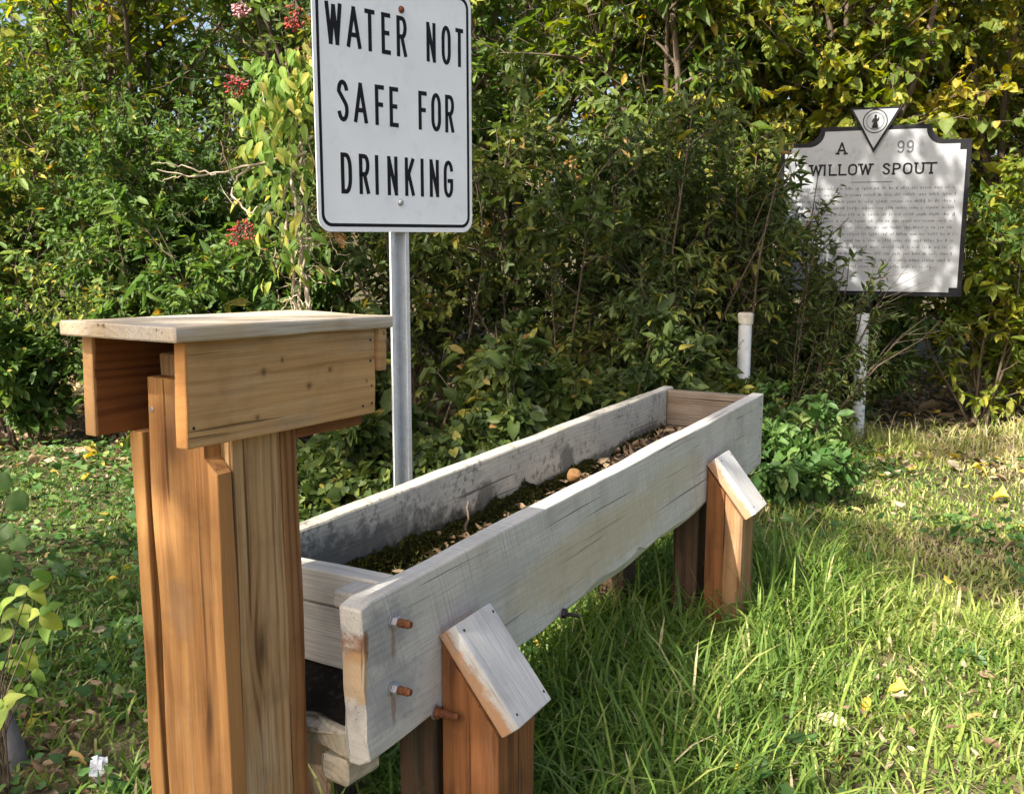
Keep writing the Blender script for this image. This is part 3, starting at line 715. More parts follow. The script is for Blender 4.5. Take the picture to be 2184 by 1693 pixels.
# ---------------------------------------------------------------- lettering
def arc(cx, cy, rx, ry, a0, a1, n=10):
    return [(cx + rx * math.cos(math.radians(a0 + (a1 - a0) * i / n)), cy + ry * math.sin(math.radians(a0 + (a1 - a0) * i / n))) for i in range(n + 1)]
def glyph(c):
    g = {
        'W': [[(0, 1), (.25, 0)], [(.25, 0), (.5, .95)], [(.5, .95), (.75, 0)], [(.75, 0), (1, 1)]],
        'A': [[(0, 0), (.5, 1)], [(.5, 1), (1, 0)], [(.19, .30), (.81, .30)]],
        'T': [[(0, 1), (1, 1)], [(.5, 1), (.5, 0)]],
        'E': [[(1, 1), (0, 1), (0, 0), (1, 0)], [(0, .52), (.8, .52)]],
        'F': [[(1, 1), (0, 1), (0, 0)], [(0, .52), (.8, .52)]],
        'R': [[(0, 0), (0, 1)] + arc(.55, .75, .45, .25, 90, -90, 8) + [(0, .5)], [(.5, .5), (1, 0)]],
        'N': [[(0, 0), (0, 1)], [(0, 1), (1, 0)], [(1, 0), (1, 1)]],
        'O': [arc(.5, .7, .5, .3, 0, 180, 10) + arc(.5, .3, .5, .3, 180, 360, 10) + ['close']],
        'S': [arc(.5, .75, .5, .25, 20, 180, 9) + arc(.5, .25, .5, .25, 60, -160, 10)[0:]],
        'D': [[(0, 0), (0, 1)] + arc(.45, .62, .55, .38, 90, 0, 6) + arc(.45, .38, .55, .38, 0, -90, 6) + ['close']],
        'I': [[(0.5, 0), (0.5, 1)]],
        'K': [[(0, 0), (0, 1)], [(1, 1), (0.05, .42)], [(.32, .60), (1, 0)]],
        'G': [arc(.5, .72, .5, .28, 15, 180, 9) + arc(.5, .28, .5, .28, 180, 360, 9) + [(1, .45), (.55, .45)]],
        'L': [[(0, 1), (0, 0), (1, 0)]],
        'P': [[(0, 0), (0, 1)] + arc(.5, .74, .5, .26, 90, -90, 8) + [(0, .48)]],
        'U': [[(0, 1), (0, .3)] + arc(.5, .3, .5, .3, 180, 360, 10) + [(1, 1)]],
        '9': [arc(.5, .7, .5, .3, -10, 350, 16), [(1, .7)] + arc(.5, .3, .5, .3, 0, -140, 8)],
        '-': [[(0, .5), (1, .5)]],
    }[c]
    return g

def ribbon(pts, wd, closed=False):
    P = np.array(pts, float); n = len(P)
    if closed: prev, nxt = np.roll(P, 1, 0), np.roll(P, -1, 0)
    else:
        prev = np.vstack([2 * P[0] - P[1], P[:-1]]); nxt = np.vstack([P[1:], 2 * P[-1] - P[-2]])
    t1, t2 = unit(P - prev), unit(nxt - P)
    n1 = np.stack([-t1[:, 1], t1[:, 0]], 1); n2 = np.stack([-t2[:, 1], t2[:, 0]], 1)
    m = unit(n1 + n2); sc = 1 / np.maximum((m * n1).sum(1), 0.42)
    o = m * (sc * wd / 2)[:, None]
    return P + o, P - o

def letter(c, x0, x1, z0, z1, wd, mat, parent, dep=0.0006, y=-0.0012, serif=0.0):
    """one raised letter on the plane local xz, facing -y"""
    V, F = [], []
    strokes = glyph(c)
    if serif:
        extra = []
        for st in (strokes if c not in 'WA' else [[strokes[0][0]], [strokes[-1 if c == 'W' else 1][-1]]]):
            for e, q in ((0, st[0]), (-1, st[-1])):
                if q == 'close': continue
                if abs(q[1]) < 0.01 or abs(q[1] - 1) < 0.01: extra.append([(q[0] - serif, q[1]), (q[0] + serif, q[1])])
        strokes = strokes + extra
    for si, st in enumerate(strokes):
        closed = st[-1] == 'close'
        if closed: st = st[:-1]
        hw = wd / 2
        pts = [(x0 + hw + (x1 - x0 - wd) * a, z0 + hw + (z1 - z0 - wd) * b) for a, b in st]
        # drop repeated points, stretch the open ends
        pp = [pts[0]]
        for q in pts[1:]:
            if math.hypot(q[0] - pp[-1][0], q[1] - pp[-1][1]) > 1e-5: pp.append(q)
        if closed and math.hypot(pp[0][0] - pp[-1][0], pp[0][1] - pp[-1][1]) < 1e-5: pp = pp[:-1]
        pp = np.array(pp)
        if not closed:
            dg = len(pp) == 2 and abs(pp[1][0] - pp[0][0]) > 1e-4 and abs(pp[1][1] - pp[0][1]) > 1e-4
            ex = hw * (0.7 if dg else 0.95)
            pp[0] -= unit(pp[1] - pp[0]) * ex; pp[-1] += unit(pp[-1] - pp[-2]) * ex
        thin = 0.55 if serif and si >= len(strokes) - 0 else 1.0
        A, B = ribbon(pp, wd * thin, closed)
        n = len(pp); b0 = len(V); yf = y - dep - 0.00012 * si
        for a_, b_ in zip(A, B): V += [(a_[0], yf, a_[1]), (b_[0], yf, b_[1]), (a_[0], y + 0.0003, a_[1]), (b_[0], y + 0.0003, b_[1])]
        for i in range(n if closed else n - 1):
            p, q = b0 + 4 * i, b0 + 4 * ((i + 1) % n)
            F += [(p, q, q + 1, p + 1), (p, p + 2, q + 2, q), (p + 1, q + 1, q + 3, p + 3)]
    F = [f[::-1] for f in F]
    return mesh_py('letter', V, F, mat, parent)

def prism(name, outline, y0, y1, mat, parent, bev=0.0, hole=None):
    """outline in local xz, from y0 (front, smaller) to y1"""
    n = len(outline)
    if hole is None:
        O = np.array(outline)
        V = [(x, y0, z) for x, z in outline] + [(x, y1, z) for x, z in outline]
        F = [tuple(range(n)), tuple(range(n, 2 * n))[::-1]] + [((i + 1) % n, i, i + n, (i + 1) % n + n) for i in range(n)]
    else:
        V = [(x, y0, z) for x, z in outline] + [(x, y0, z) for x, z in hole] + [(x, y1, z) for x, z in outline] + [(x, y1, z) for x, z in hole]
        F = []
        for i in range(n):
            j = (i + 1) % n
            F += [(i, j, j + n, i + n), (j, i, i + 2 * n, j + 2 * n), (i + n, j + n, j + 3 * n, i + 3 * n)]
    o = mesh_py(name, V, F, mat, parent)
    import bmesh
    bm = bmesh.new(); bm.from_mesh(o.data); bmesh.ops.recalc_face_normals(bm, faces=bm.faces); bm.to_mesh(o.data); bm.free()
    return o

def rrect(x0, x1, z0, z1, r, n=7):
    p = []
    for cx, cz, a in ((x1 - r, z0 + r, -90), (x1 - r, z1 - r, 0), (x0 + r, z1 - r, 90), (x0 + r, z0 + r, 180)):
        p += [(cx + r * math.cos(math.radians(a + 90 * i / n)), cz + r * math.sin(math.radians(a + 90 * i / n))) for i in range(n + 1)]
    return p

# ---------------------------------------------------------------- drinking-water sign
SG_A = math.atan2(0.736, 0.677)
sg = empty('warning_sign', (-0.335, 2.99, float(G(-0.335, 2.99))), SG_A)
tag(sg, 'white metal warning sign with black capitals on a galvanised channel post', 'sign')
SZ = 1.29 - float(G(-0.335, 2.99))
X0, X1, Z0, Z1 = -0.2985, 0.305, SZ - 0.004, SZ + 0.722
prism('sign_panel', rrect(X0, X1, Z0, Z1, 0.042), -0.001, 0.0015, SIGNWHITE, sg)
prism('sign_border', rrect(X0 + .012, X1 - .012, Z0 + .014, Z1 - .014, 0.034), -0.0016, -0.0008, BLACK, sg, hole=rrect(X0 + .0215, X1 - .0215, Z0 + .0235, Z1 - .0235, 0.026))
rows = [(0.5, 0.614, [('W', -.256, -.199), ('A', -.184, -.132), ('T', -.119, -.082), ('E', -.058, -.024), ('R', -.001, .038), ('N', .116, .153), ('O', .178, .216), ('T', .236, .270)]),
        (0.299, 0.412, [('S', -.222, -.183), ('A', -.165, -.115), ('F', -.087, -.053), ('E', -.033, .001), ('F', .080, .114), ('O', .132, .172), ('R', .190, .228)]),
        (0.102, 0.215, [('D', -.216, -.177), ('R', -.151, -.113), ('I', -.092, -.080), ('N', -.046, -.007), ('K', .022, .060), ('I', .085, .097), ('N', .122, .160), ('G', .181, .221)])]
for z0, z1, ls in rows:
    for c, a, b in ls:
        letter(c, a, b, SZ + z0, SZ + z1, 0.0122, BLACK, sg)
# channel post: web at the front, flanges going back
def chan():
    prof = [(-0.036, 0.006), (-0.022, 0.006), (-0.014, 0.034), (0.014, 0.034), (0.022, 0.006), (0.036, 0.006),
            (0.036, 0.0095), (0.0235, 0.0095), (0.0155, 0.038), (-0.0155, 0.038), (-0.0235, 0.0095), (-0.036, 0.0095)]
    return prof
pr = chan(); n_ = len(pr)
V = [(x, y, -0.3) for x, y in pr] + [(x + 0.006, y, SZ + 0.70) for x, y in pr]
F = [((i + 1) % n_, i, i + n_, (i + 1) % n_ + n_) for i in range(n_)]
pst = mesh_py('channel_post', V, F, GALV, sg)
pst.rotation_euler = (0, 0, 0)
for k in range(0):
    pass
def signbolt(x, z, mat):
    b = lathe('sign_bolt', [(0.0105, 0.0), (0.0105, 0.0015), (0.0075, 0.0018), (0.0075, 0.006), (0.006, 0.0072)], mat, sg, (x, -0.0012, SZ + z), (math.pi / 2, 0, 0), n=12)
signbolt(0.018, 0.632, RUST); signbolt(0.002, 0.083, ZINC)

# ---------------------------------------------------------------- historical marker
mk = empty('roadside_marker', (MK_C[0], MK_C[1], float(G(MK_C[0], MK_C[1]))), MK_A)
tag(mk, 'silver cast metal roadside history marker with shouldered top and triangular crest', 'marker')
mz = MK_C[2] - float(G(MK_C[0], MK_C[1]))
def mark_outline(e):
    """marker outline grown by e"""
    L_, R_, B_ = -0.562 - e, 0.452 + e, 0.014 - e
    sh, tp = 0.872 + e, 0.962 + e
    a0, a1 = -0.333 - e, 0.232 + e
    p = [(L_, mz + B_), (R_, mz + B_), (R_, mz + sh), (a1 + 0.088, mz + sh)]
    p += [(a1 + 0.088 - 0.088 * math.sin(t) , mz + tp - (tp - sh) * math.cos(t)) for t in np.linspace(0.15, math.pi / 2, 7)]
    p += [(a0 - 0.088 + 0.088 * math.sin(t), mz + tp - (tp - sh) * math.cos(t)) for t in np.linspace(math.pi / 2, 0.15, 7)]
    p += [(a0 - 0.088, mz + sh), (L_, mz + sh)]
    return p
prism('marker_frame', mark_outline(0.026), -0.004, 0.042, BLACK, mk)
fo = mark_outline(0.0)
fo = [(fo[0][0] + 0.045, fo[0][1]), (fo[1][0] - 0.045, fo[1][1]), (fo[1][0] - 0.045, fo[1][1] + 0.028), (fo[1][0], fo[1][1] + 0.028)] + \
     [(fo[2][0], fo[2][1] - 0.035), (fo[2][0] - 0.035, fo[2][1] - 0.035), (fo[2][0] - 0.035, fo[2][1])] + fo[3:-1] + \
     [(fo[-1][0] + 0.035, fo[-1][1]), (fo[-1][0] + 0.035, fo[-1][1] - 0.035), (fo[-1][0], fo[-1][1] - 0.035)] + [(fo[0][0], fo[0][1] + 0.028), (fo[0][0] + 0.045, fo[0][1] + 0.028)]
prism('marker_face', fo, -0.009, -0.0035, MARKFACE, mk)
tri = lambda e: [(-0.055, mz + 0.833 - e * 2.0), (0.092 + e * 1.75, mz + 1.092 + e), (-0.20 - e * 1.75, mz + 1.092 + e)]
prism('crest_frame', tri(0.0), -0.024, 0.030, BLACK, mk)
prism('crest_face', tri(-0.012), -0.028, -0.0235, MARKFACE, mk)
def ringo(r0, r1, cx, cz, y, mat, nm):
    a = [(cx + r1 * math.cos(t), cz + r1 * math.sin(t)) for t in np.linspace(0, 2 * math.pi, 33)[:-1]]
    b = [(cx + r0 * math.cos(t), cz + r0 * math.sin(t)) for t in np.linspace(0, 2 * math.pi, 33)[:-1]]
    return prism(nm, a, y - 0.002, y + 0.001, mat, mk, hole=b)
cz_ = mz + 1.012
ringo(0.064, 0.069, -0.054, cz_, -0.028, BLACK, 'seal_ring')
ringo(0.047, 0.050, -0.054, cz_, -0.028, MARKTEXT, 'seal_ring')
# small standing figure of the seal
fig = [(-.010, -.034), (.012, -.034), (.016, -.030), (.010, -.004), (.018, .006), (.020, .018), (.016, .019), (.011, .010), (.006, .016), (.008, .026), (.003, .033), (-.003, .032), (-.006, .024), (-.004, .016),
       (-.012, .010), (-.018, -.004), (-.014, -.006), (-.008, .002), (-.009, -.012), (-.016, -.030)]
prism('seal_figure', [(-0.054 + x * 1.1, cz_ + z * 1.15) for x, z in fig], -0.031, -0.027, BLACK, mk)
bar = [(-0.054 - .022, cz_ - .043), (-0.054 + .022, cz_ - .043), (-0.054 + .026, cz_ - .039), (-0.054 - .026, cz_ - .039)]
prism('seal_base', bar, -0.0305, -0.027, MARKTEXT, mk)
for c, a, b in (('A', -.262, -.206), ('9', .076, .115), ('9', .128, .167)):
    letter(c, a, b, mz + .826, mz + .898, 0.010 if c == 'A' else 0.009, BLACK if c == 'A' else MARKTEXT, mk, 0.002, -0.0085, serif=0.16 if c == 'A' else 0)
wx = -0.412
for c, w_, gp in (('W', .070, .008), ('I', .016, .016), ('L', .043, .013), ('L', .043, .011), ('O', .052, .012), ('W', .070, .060), ('S', .042, .014), ('P', .045, .012), ('O', .052, .014), ('U', .050, .012), ('T', .052, .0)):
    letter(c, wx, wx + w_, mz + .702, mz + .770, 0.0105, BLACK, mk, 0.002, -0.0085, serif=0.16 if c not in 'OS' else 0)
    wx += w_ + gp
prism('divider', [(-.172, mz + .660), (.062, mz + .660), (.062, mz + .664), (-.172, mz + .664)], -0.0105, -0.0085, MARKTEXT, mk)
rt = np.random.RandomState(4)
for li in range(13):
    z = mz + 0.618 - li * 0.0385; x = -0.51; V, F = [], []
    end = 0.41 if li < 12 else 0.30
    while x < end:
        nl_ = rt.randint(2, 9)
        for j in range(nl_):
            if x > end: break
            hh = rt.choice([0.011, 0.011, 0.011, 0.017]); ww = rt.choice([0.0028, 0.0028, 0.004])
            b0 = len(V); zz0 = z - (0.005 if rt.uniform() < 0.08 else 0)
            V += [(x, -0.0102, zz0), (x + ww, -0.0102, zz0), (x + ww, -0.0102, z + hh), (x, -0.0102, z + hh)]
            F += [(b0, b0 + 1, b0 + 2, b0 + 3)]
            x += rt.uniform(0.006, 0.0105)
        x += 0.013
    tag(mesh_py('worn_text_line', V, F, MARKTEXT, mk), kind='stuff')
pole_x = -0.055
lathe('marker_pole', [(0.038, -0.4), (0.038, mz - 0.10), (0.034, mz - 0.06)], POLEPAINT, mk, (pole_x, 0.018, 0), (0, math.radians(-0.4), 0), n=20)
lathe('pole_socket', [(0.036, mz - 0.12), (0.045, mz - 0.10), (0.05, mz - 0.012), (0.05, mz - 0.0125)], BLACK, mk, (pole_x, 0.018, 0), n=20)

# ---------------------------------------------------------------- white vent pipe
vp = empty('vent_pipe', (1.285, 5.42, float(G(1.285, 5.42))))
tag(vp, 'short upright white plastic pipe with a tan cap among the leaves', 'pipe')
lathe('pipe', [(0.036, -0.2), (0.036, 0.815)], PVC, vp, n=24)
lathe('pipe_cap', [(0.042, 0.80), (0.043, 0.84), (0.043, 0.853), (0.036, 0.860)], PVCCAP, vp, n=24)

# ---------------------------------------------------------------- the thicket behind
TH = 'shrubs of the thicket behind the trough'
FT = 'trees rising behind the thicket'
# (a) small-leaved and broad-leaved shrubs along the front
plant('leafy_shrub', 'small-leaved yellow-green shrub at the far left edge of the thicket', (-3.35, 6.25), 2.6, 0.9, 15, 14, 9, 13, 'oval', 0.041, 0.42, L_MID, (0.60, 0.22), 101, group=TH)
plant('leafy_shrub', 'dark small-leaved shrub left of the bright maple sapling', (-2.35, 6.15), 2.35, 0.85, 15, 15, 10, 13, 'oval', 0.036, 0.45, L_MID, (0.42, 0.22), 102, group=TH)
plant('leafy_shrub', 'broad-leaved dark shrub above the roof of the spout box', (-1.45, 5.9), 1.7, 0.75, 14, 13, 9, 12, 'lance', 0.050, 0.40, L_MID, (0.40, 0.22), 103, group=TH)
plant('leafy_shrub', 'dark evergreen shrub directly behind the white warning sign', (-0.55, 5.9), 2.3, 0.85, 13, 11, 8, 9, 'oval', 0.050, 0.46, L_DARK, (0.55, 0.26), 104, group=TH)
plant('leafy_shrub', 'dense dark shrub just right of the warning sign post', (0.25, 5.75), 2.0, 0.8, 14, 12, 8, 9, 'oval', 0.046, 0.46, L_DARK, (0.46, 0.28), 105, group=TH)
plant('leafy_shrub', 'fine-leaved dark shrub midway between sign and marker', (0.85, 5.75), 2.1, 0.75, 15, 13, 8, 9, 'lance', 0.044, 0.34, L_DARK, (0.45, 0.30), 106, group=TH)
plant('leafy_shrub', 'feathery dark shrub crowding the left side of the marker', (1.32, 5.9), 1.95, 0.55, 13, 13, 8, 10, 'lance', 0.042, 0.30, L_DARK, (0.50, 0.28), 107, group=TH)
plant('leafy_shrub', 'loose olive shrub behind the lower half of the marker', (2.35, 6.75), 1.7, 0.75, 11, 11, 8, 8, 'lance', 0.055, 0.36, L_MID, (0.25, 0.2), 108, group=TH)
plant('leafy_shrub', 'yellowing shrub at the right edge beyond the marker', (3.15, 6.55), 1.9, 0.7, 11, 11, 8, 8, 'oval', 0.058, 0.44, L_YEL, (0.32, 0.25), 109, group=TH)
plant('leafy_shrub', 'low rusty-leaved shrub at the right edge near the ground', (3.75, 6.9), 1.2, 0.7, 9, 9, 7, 8, 'oval', 0.058, 0.46, L_YEL, (0.45, 0.35), 110, group=TH)
plant('leafy_shrub', 'low broad-leaved shrub behind the far rim of the trough', (0.05, 4.85), 0.85, 0.5, 12, 9, 7, 8, 'oval', 0.055, 0.50, L_DARK, (0.50, 0.2), 111, group=TH)
plant('leafy_shrub', 'low dark shrub seen between post and warning sign', (-0.75, 4.8), 0.7, 0.5, 12, 9, 7, 8, 'oval', 0.055, 0.52, L_DARK, (0.55, 0.2), 112, group=TH)
plant('leafy_shrub', 'low dark shrub at the foot of the white pipe', (0.75, 5.0), 0.85, 0.5, 12, 9, 7, 8, 'oval', 0.050, 0.48, L_DARK, (0.45, 0.2), 113, group=TH)
plant('leafy_shrub', 'low green shrub at the left edge under the thicket', (-3.0, 5.95), 0.9, 0.6, 10, 8, 7, 8, 'oval', 0.055, 0.5, L_MID, (0.35, 0.2), 114, group=TH)
plant('leafy_shrub', 'low leafy shrub left of the spout box', (-2.05, 5.75), 0.95, 0.55, 11, 9, 7, 8, 'oval', 0.055, 0.48, L_MID, (0.30, 0.2), 115, group=TH)
plant('leafy_shrub', 'dark fine-leaved shrub shading the marker pole', (2.05, 6.45), 0.95, 0.5, 11, 10, 7, 9, 'lance', 0.050, 0.32, L_DARK, (0.42, 0.2), 116, group=TH)
plant('leafy_shrub', 'feathery fine-leaved shrub overlapping the lower left of the marker face', (1.72, 5.72), 1.25, 0.36, 10, 10, 6, 6, 'lance', 0.036, 0.28, L_DARK, (0.52, 0.2), 117, group=TH, r0=0.010, lean=(0.12, 0))
# (b) taller growth: boughs that fill the top of the view
plant('small_tree', 'yellow-green small tree in the upper left corner', (-2.9, 7.3), 4.0, 1.5, 9, 14, 9, 10, 'oval', 0.062, 0.46, L_YEL, (0.30, 0.24), 121, cat='tree', group=FT, trunk=1.0, r0=0.03)
plant('small_tree', 'mixed green small tree above the bright maple sapling', (-1.3, 7.1), 3.7, 1.2, 9, 14, 9, 10, 'oval', 0.055, 0.45, L_MID, (0.42, 0.24), 122, cat='tree', group=FT, trunk=1.0, r0=0.03)
plant('small_tree', 'green small tree behind the top of the warning sign', (0.0, 7.3), 3.7, 1.3, 9, 14, 9, 10, 'oval', 0.062, 0.45, L_MID, (0.48, 0.22), 123, cat='tree', group=FT, trunk=1.0, r0=0.03)
plant('small_tree', 'yellowing maple arching over the middle of the thicket', (1.15, 7.0), 3.9, 1.5, 10, 15, 10, 13, 'lance', 0.066, 0.44, L_YEL, (0.26, 0.24), 124, cat='tree', group=FT, trunk=1.1, r0=0.035, droop=0.6)
plant('small_tree', 'golden maple above the marker', (2.5, 7.4), 4.0, 1.5, 10, 16, 11, 14, 'heart', 0.046, 0.8, L_YEL, (0.42, 0.26), 125, cat='tree', group=FT, trunk=1.1, r0=0.035, droop=0.6)
plant('small_tree', 'yellow and olive maple in the upper right corner', (3.9, 7.7), 4.2, 1.5, 10, 16, 11, 14, 'heart', 0.046, 0.8, L_YEL, (0.42, 0.28), 126, cat='tree', group=FT, trunk=1.1, r0=0.035, droop=0.6)
# (c) farther trees closing the gaps
for i, (x, y, h, m, tn, lb) in enumerate(((-4.6, 9.5, 4.6, L_MID, 0.40, 'far tree showing through the gaps at the left edge'), (-2.2, 9.8, 4.4, L_MID, 0.35, 'far tree showing through the gaps above the spout box'),
                                          (-0.2, 9.6, 5.2, L_DARK, 0.45, 'far dark tree behind the warning sign'), (1.8, 9.6, 5.4, L_DARK, 0.55, 'far dark tree behind the middle of the thicket'),
                                          (3.7, 9.9, 5.4, L_MID, 0.35, 'far tree showing through behind the marker'), (5.6, 9.8, 5.2, L_YEL, 0.30, 'far yellowing tree at the right edge'))):
    plant('far_tree', lb, (x, y), h, 1.7, 10, 13, 9, 8, 'oval', 0.095, 0.52, m, (tn, 0.2), 140 + i, cat='tree', group='far trees closing the gaps', trunk=0.5, r0=0.04, lsig=0.2, stem_f=(0.05, 1.0))

# (d) branch hanging across the marker face, from the feathery shrub's neighbour
def keep_branch(P):
    d = P - MK_C
    ln = d @ MKN
    return (ln > 0.05)
rb = np.random.RandomState(55)
wb = empty('arching_seedling', (1.58, 5.55, float(G(1.58, 5.55))))
tag(wb, 'thin fine-leaved seedling whose twigs lean across the marker face', 'seedling')
B0 = np.zeros((7, 3)) + rb.normal(0, 0.03, (7, 3)) * [1, 1, 0]
BD = np.array([[0.28, -0.02, 1.0], [0.40, 0.0, 1.0], [0.52, 0.0, 1.0], [0.14, 0.0, 1.0], [0.62, -0.05, 0.9], [0.05, 0.05, 1.0], [0.30, 0.05, 1.0]])
BL = np.array([1.15, 1.18, 1.15, 1.25, 0.95, 1.35, 0.9])
s0 = grow(B0, BD, BL, 8, 0.04, -0.02, rb)
p, d, pi, f = sprout(s0, 26, 0.12, 1.0, 0.6, rb)
d = d + np.array([0.5, 0, 0.15])
s1 = grow(p, d, rb.uniform(0.12, 0.34, len(p)), 4, 0.1, -0.02, rb)
ok = keep_branch(s1[:, -1] + np.array(wb.location)); s1 = s1[ok]
tubes('stems', [(s0, np.full(7, 0.0035), np.full(7, 0.0012), 5), (s1, np.full(len(s1), 0.002), np.full(len(s1), 0.001), 3)], BARK, wb)
p, d, pk, f3 = sprout(s1, 13, 0.05, 1.0, 0.9, rb)
ok = keep_branch(p + np.array(wb.location)) & ((p @ np.array([1., 0, 0])) < 0.52)
p, d = p[ok], d[ok]
LL = 0.045 * np.exp(0.2 * rb.normal(size=len(p)))
tag(cloud('crown', 'lance', p, d + [0, 0, -0.2], unit(np.array([0, 0, 1.0]) + 0.5 * rb.normal(size=p.shape)), LL, LL * 0.32, 0.42 + 0.2 * rb.normal(size=len(p)), L_DARK, wb), kind='stuff')

# (e) bright maple sapling in the sun, each leaf a part
def leaf_mesh(kind, mat, name, tint, curl=1.0, asp=0.8):
    V0, F4, F3 = tmpl(kind)
    V = V0 * np.array([1, asp, curl])
    fl = [f for f in (F4, F3) if len(f)]
    me_o = mesh_np(name, V, fl, mat, None, {'tint': np.full(sum(len(f) for f in fl), tint)})
    me = me_o.data; bpy.data.objects.remove(me_o)
    return me
def fine_leaf(mat, name, tint, wf, fold=0.12, droop=0.35, nu=9, nv=2, wav=0.03, seed=1):
    rng = np.random.RandomState(seed); V, F = [], []
    us = np.linspace(0, 1, nu)
    for i, u in enumerate(us):
        for j in range(-nv, nv + 1):
            v = j / nv * wf(u)
            V.append((u - 0.25 * droop * u * u, v, fold * abs(v) * 2 - droop * u * u * 0.5 + wav * math.sin(7 * u + j) * abs(v) * 2 + rng.normal(0, 0.006)))
    k = 2 * nv + 1
    for i in range(nu - 1):
        for j in range(k - 1): F.append((i * k + j, (i + 1) * k + j, (i + 1) * k + j + 1, i * k + j + 1))
    F = np.array(F)
    o = mesh_np(name, np.array(V), [F], mat, None, {'tint': np.full(len(F), tint)}, smooth=True)
    me = o.data; bpy.data.objects.remove(o); return me
W_OVATE = lambda u: 0.46 * (u + 0.001) ** 0.6 * max(0.0, 1 - u) ** 1.05 + 0.001
W_WIDE = lambda u: 0.66 * (u + 0.001) ** 0.55 * max(0.0, 1 - u) ** 1.0 + 0.001
W_ROUND = lambda u: 0.50 * math.sqrt(max(0.0004, 1 - (2 * u - 1) ** 2)) * (1.05 - 0.12 * u)
W_LOBED = lambda u: 0.62 * (u + 0.001) ** 0.55 * max(0.0, 1 - u) ** 1.0 * (1.0 + 0.35 * math.cos(4.2 * math.pi * u + 2.4)) + 0.001
def place_leaf(me, parent, p, d, n, L, name='leaf'):
    o = bpy.data.objects.new(name, me); COL.objects.link(o); o.parent = parent
    d = Vector(d).normalized(); s_ = Vector(n).cross(d).normalized(); n = d.cross(s_)
    o.matrix_basis = Matrix(((d.x * L, s_.x * L, n.x * L, p[0]), (d.y * L, s_.y * L, n.y * L, p[1]), (d.z * L, s_.z * L, n.z * L, p[2]), (0, 0, 0, 1)))
    return o
bright = [fine_leaf(L_BRIGHT, 'bright_leaf', t, W_OVATE, 0.15, dr, 8, 2, 0.05, k) for k, (t, dr) in enumerate(((0.3, 0.3), (0.45, 0.7), (0.58, 0.45), (0.75, 0.9), (0.95, 0.5)))]
rs = np.random.RandomState(91)
ms = empty('sunlit_sapling', (-1.02, 5.25, float(G(-1.02, 5.25))))
tag(ms, 'sunlit sapling with drooping bright yellow-green leaves left of the warning sign', 'sapling')
mb = np.array(ms.location)
def atpx(x, y, Y):
    u, v = x - 1092, 846.5 - y
    ry = 2101 * math.cos(PITCH) + v * math.sin(PITCH); rz_ = -2101 * math.sin(PITCH) + v * math.cos(PITCH)
    return np.array([u * Y / ry, Y, CAM_H + rz_ * Y / ry])
k9 = [np.stack([mb * [1, 1, 1] - [0, 0, 0.05]] + [atpx(*q) for q in pts]) for pts in (
    [(668, 780, 5.25), (655, 640, 5.25), (640, 520, 5.22), (628, 400, 5.2), (655, 310, 5.15), (690, 250, 5.15)],
    [(640, 760, 5.25), (622, 600, 5.2), (612, 470, 5.2), (618, 350, 5.2), (600, 230, 5.15), (560, 190, 5.1)],
    [(655, 770, 5.3), (645, 620, 5.3), (652, 480, 5.3), (640, 340, 5.3), (640, 210, 5.3), (625, 140, 5.25)])]
def resamp(pts, k=16, wob=0.012, rng=rs):
    t = np.linspace(0, len(pts) - 1, k); i = np.minimum(t.astype(int), len(pts) - 2); u = (t - i)[:, None]
    P = pts[i] * (1 - u) + pts[i + 1] * u
    P[1:-1] += rng.normal(0, wob, P[1:-1].shape)
    return P
vines = []
for _ in range(26):
    x0, y0 = rs.normal(645, 22), rs.uniform(420, 660); a_ = rs.uniform(0, 6.28); pts_ = []
    for j in range(6):
        pts_.append(atpx(x0, y0, 5.2 + rs.normal(0, .05))); a_ += rs.normal(0, 0.9); x0 += 26 * math.cos(a_); y0 += 26 * math.sin(a_)
    vines.append(resamp(np.stack(pts_), 16, 0.004))
tubes('stems', [(np.stack([resamp(k, 24, 0.018) for k in k9]) - mb, np.array([0.018, 0.011, 0.011]), np.array([0.006, 0.004, 0.004]), 8),
                (np.stack(vines) - mb, np.full(26, 0.004), np.full(26, 0.002), 4)], TWIG, ms)
spots_ = []
for _ in range(300):
    y = rs.choice([rs.normal(205, 55), rs.normal(330, 100), rs.normal(490, 60)], p=[.55, .27, .18]); x = rs.normal(600 - 0.0 * y, 46) - 0.12 * (y - 200) * (y < 320)
    if y < 100 or y > 620 or x > 700 or x < 480: continue
    spots_.append(atpx(x, y, rs.uniform(4.95, 5.3)))
for p in spots_:
    d = np.array([rs.normal(0, .5), rs.normal(-0.3, .4), -0.75]); n = np.array([rs.normal(-0.3, .5), -0.8 + rs.normal(0, .3), 0.6])
    place_leaf(bright[rs.randint(5)], ms, p - mb, d, n, rs.uniform(0.065, 0.125))
